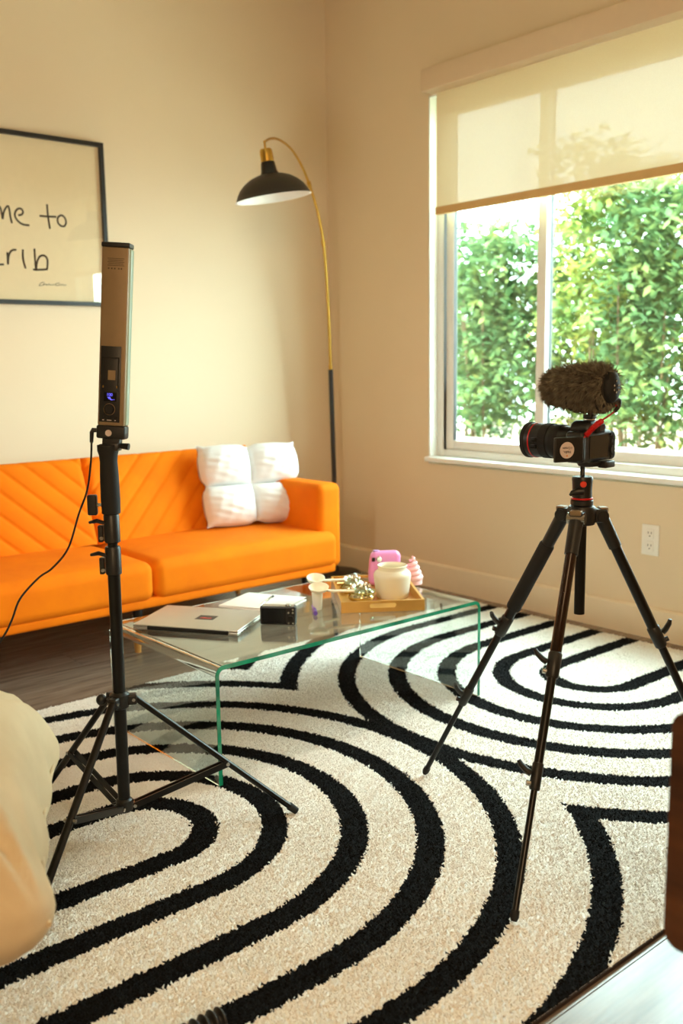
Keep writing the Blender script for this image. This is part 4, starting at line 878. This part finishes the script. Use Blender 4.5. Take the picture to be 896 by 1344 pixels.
# ------------------------------------------------------------------ beige chair at the left
ch = thing('beige_lounge_chair', 'beige velvet lounge chair, its puffy seat cushion at the left edge', 'chair', (-3.12, -2.47, 0))
ex = V((-.295, -.632, 0)).normalized(); ey = V((-ex.y * -1, -ex.x, 0)); ey = V((ex.y, -ex.x, 0)); ey = ey if ey.x < 0 else -ey
Fc = V((-2.678, -2.29, .365)); EL, ED, HT = .715, .70, .088
cc_ = Fc + ex * EL / 2 + ey * ED / 2
Mh = MX(((ex.x, ey.x, 0, cc_.x), (ex.y, ey.y, 0, cc_.y), (0, 0, 1, cc_.z), (0, 0, 0, 1)))
def cush(p):
    u, v = p.x / (EL / 2), p.y / (ED / 2); k = max(0, 1 - u * u) * max(0, 1 - v * v); top = p.z > 0
    ed = max(abs(u), abs(v)); cn = (abs(u) * abs(v)) ** 3
    p.x *= 1 - .035 * (1 - v * v) + .02 * cn; p.y *= 1 - .05 * (1 - u * u) + .02 * cn
    p.z *= 1 - .45 * cn
    wz = min(1, abs(p.z) / HT); wz = wz * wz * (3 - 2 * wz); p.z += (.15 if top else -.02) * k ** .55 * wz
    a = math.atan2(1 - abs(v), 1 - abs(u)); rr_ = math.hypot(1 - abs(u), 1 - abs(v))
    if top: p.z += wz * .020 * sin(a * 11 + 3 * u) * math.exp(-(rr_ / .5) ** 2) * min(1, rr_ * 4) + wz * .006 * sin(7 * u + 4 * v) * sin(5 * v - 2) * k
    p.y += (.010 * sin(11 * u + 2) * (1 - abs(p.z) / .09) if abs(v) > .9 else 0)
    for v0 in (-.35,):
        q = abs(v - v0 - .05 * sin(2 * u))
        if q < .07 and top: p.z -= wz * .016 * (1 - (q / .07)) ** 1.5
    return p
b = B(Mh); b.rbox((0, 0, 0), (EL / 2, ED / 2, HT), .075, 7, 22, fn=cush); sct = b.build('seat_cushion', M['beige'], ch, 70)
b = B(Mh); pp = []
for k in range(60):
    t = -1 + 2 * k / 59; pp.append((t * (EL / 2 - .03), -ED / 2 + .002 + .035 * .5 * (1 - t * t), -.012 + .006 * sin(3 * t)))
b.tube(pp, .004, 8); b.build('piping', M['beige'], sct)
b = B(Mh); pp = [(EL / 2 * (1 - .035 * (1 - t * t) + .02 * abs(t) ** 3) + .002, t * (ED / 2 - .085), -.005 + .012 * sin(2.5 * t)) for t in [-1 + 2 * k / 39 for k in range(40)]]; b.tube(pp, .006, 8); b.build('piping', M['beige'], sct)
b = B(Mh); b.rbox((0.02, .12, -.215), (EL / 2 - .13, ED / 2 - .13, .10), .04, 4, 2); b.build('base', M['beige'], ch)
b = B(Mh); b.rbox((.0, ED / 2 + .07, .12), (EL / 2, .10, .30), .08, 5, 4); b.build('backrest', M['beige'], ch)
for sx in (-1, 1):
    for sy in (-1, 1): b = B(Mh); b.cyl((.02 + sx * .19, .12 + sy * .17, -.355), (.02 + sx * .19, .12 + sy * .17, -.30), .018, .024); b.build('leg', M['walnut'], ch)

# ------------------------------------------------------------------ walnut chair at the right
wc = thing('walnut_chair', 'dark walnut chair, its rounded back panel at the right picture edge', 'chair', (-2.2, -3.8, 0))
def rrect(y0, y1, z0, z1, r, n=8):
    P = []
    for cy_, cz_, a0 in ((y1 - r, z1 - r, 0), (y0 + r, z1 - r, 90), (y0 + r, z0 + r, 180), (y1 - r, z0 + r, 270)):
        P += [(cy_ + r * cos(rad(a0 + 90 * k / n)), cz_ + r * sin(rad(a0 + 90 * k / n))) for k in range(n + 1)]
    return P
b = B(); b.prism(rrect(-3.985, -3.563, .408, .722, .022), (-2.430, 0, 0), (0, 1, 0), (0, 0, 1), (.014, 0, 0)); b.build('back_panel', M['walnut'], wc)
b = B(); b.rbox((-2.17, -3.78, .425), (.236, .20, .012), .01, 2, 1); b.build('seat', M['walnut'], wc)
for x, y in ((-2.395, -3.71), (-2.395, -3.87), (-1.98, -3.66), (-1.98, -3.92)):
    b = B(); b.cyl((x, y, 0), (x, y, .416), .011, .015); b.build('leg', M['black_metal'], wc)
# ribbed hose on the rug
b = B(); pts = []; rr = []; p0, p1 = V((-2.668, -2.886, .043)), V((-2.90, -2.925, .043)); n = 220
for k in range(n + 1):
    t = k / n; pts.append(p0.lerp(p1, t) + V((0, .02 * sin(t * 2), 0))); rr.append((.0185 + .0042 * sin(2 * pi * t * 14)) * (1 if k > 6 else .75 + .04 * k))
b.tube(pts, rr, 20); tag(b.build('ribbed_hose', M['black'], None, 60), 'dark ribbed hose end lying on the rug at the bottom', 'hose')
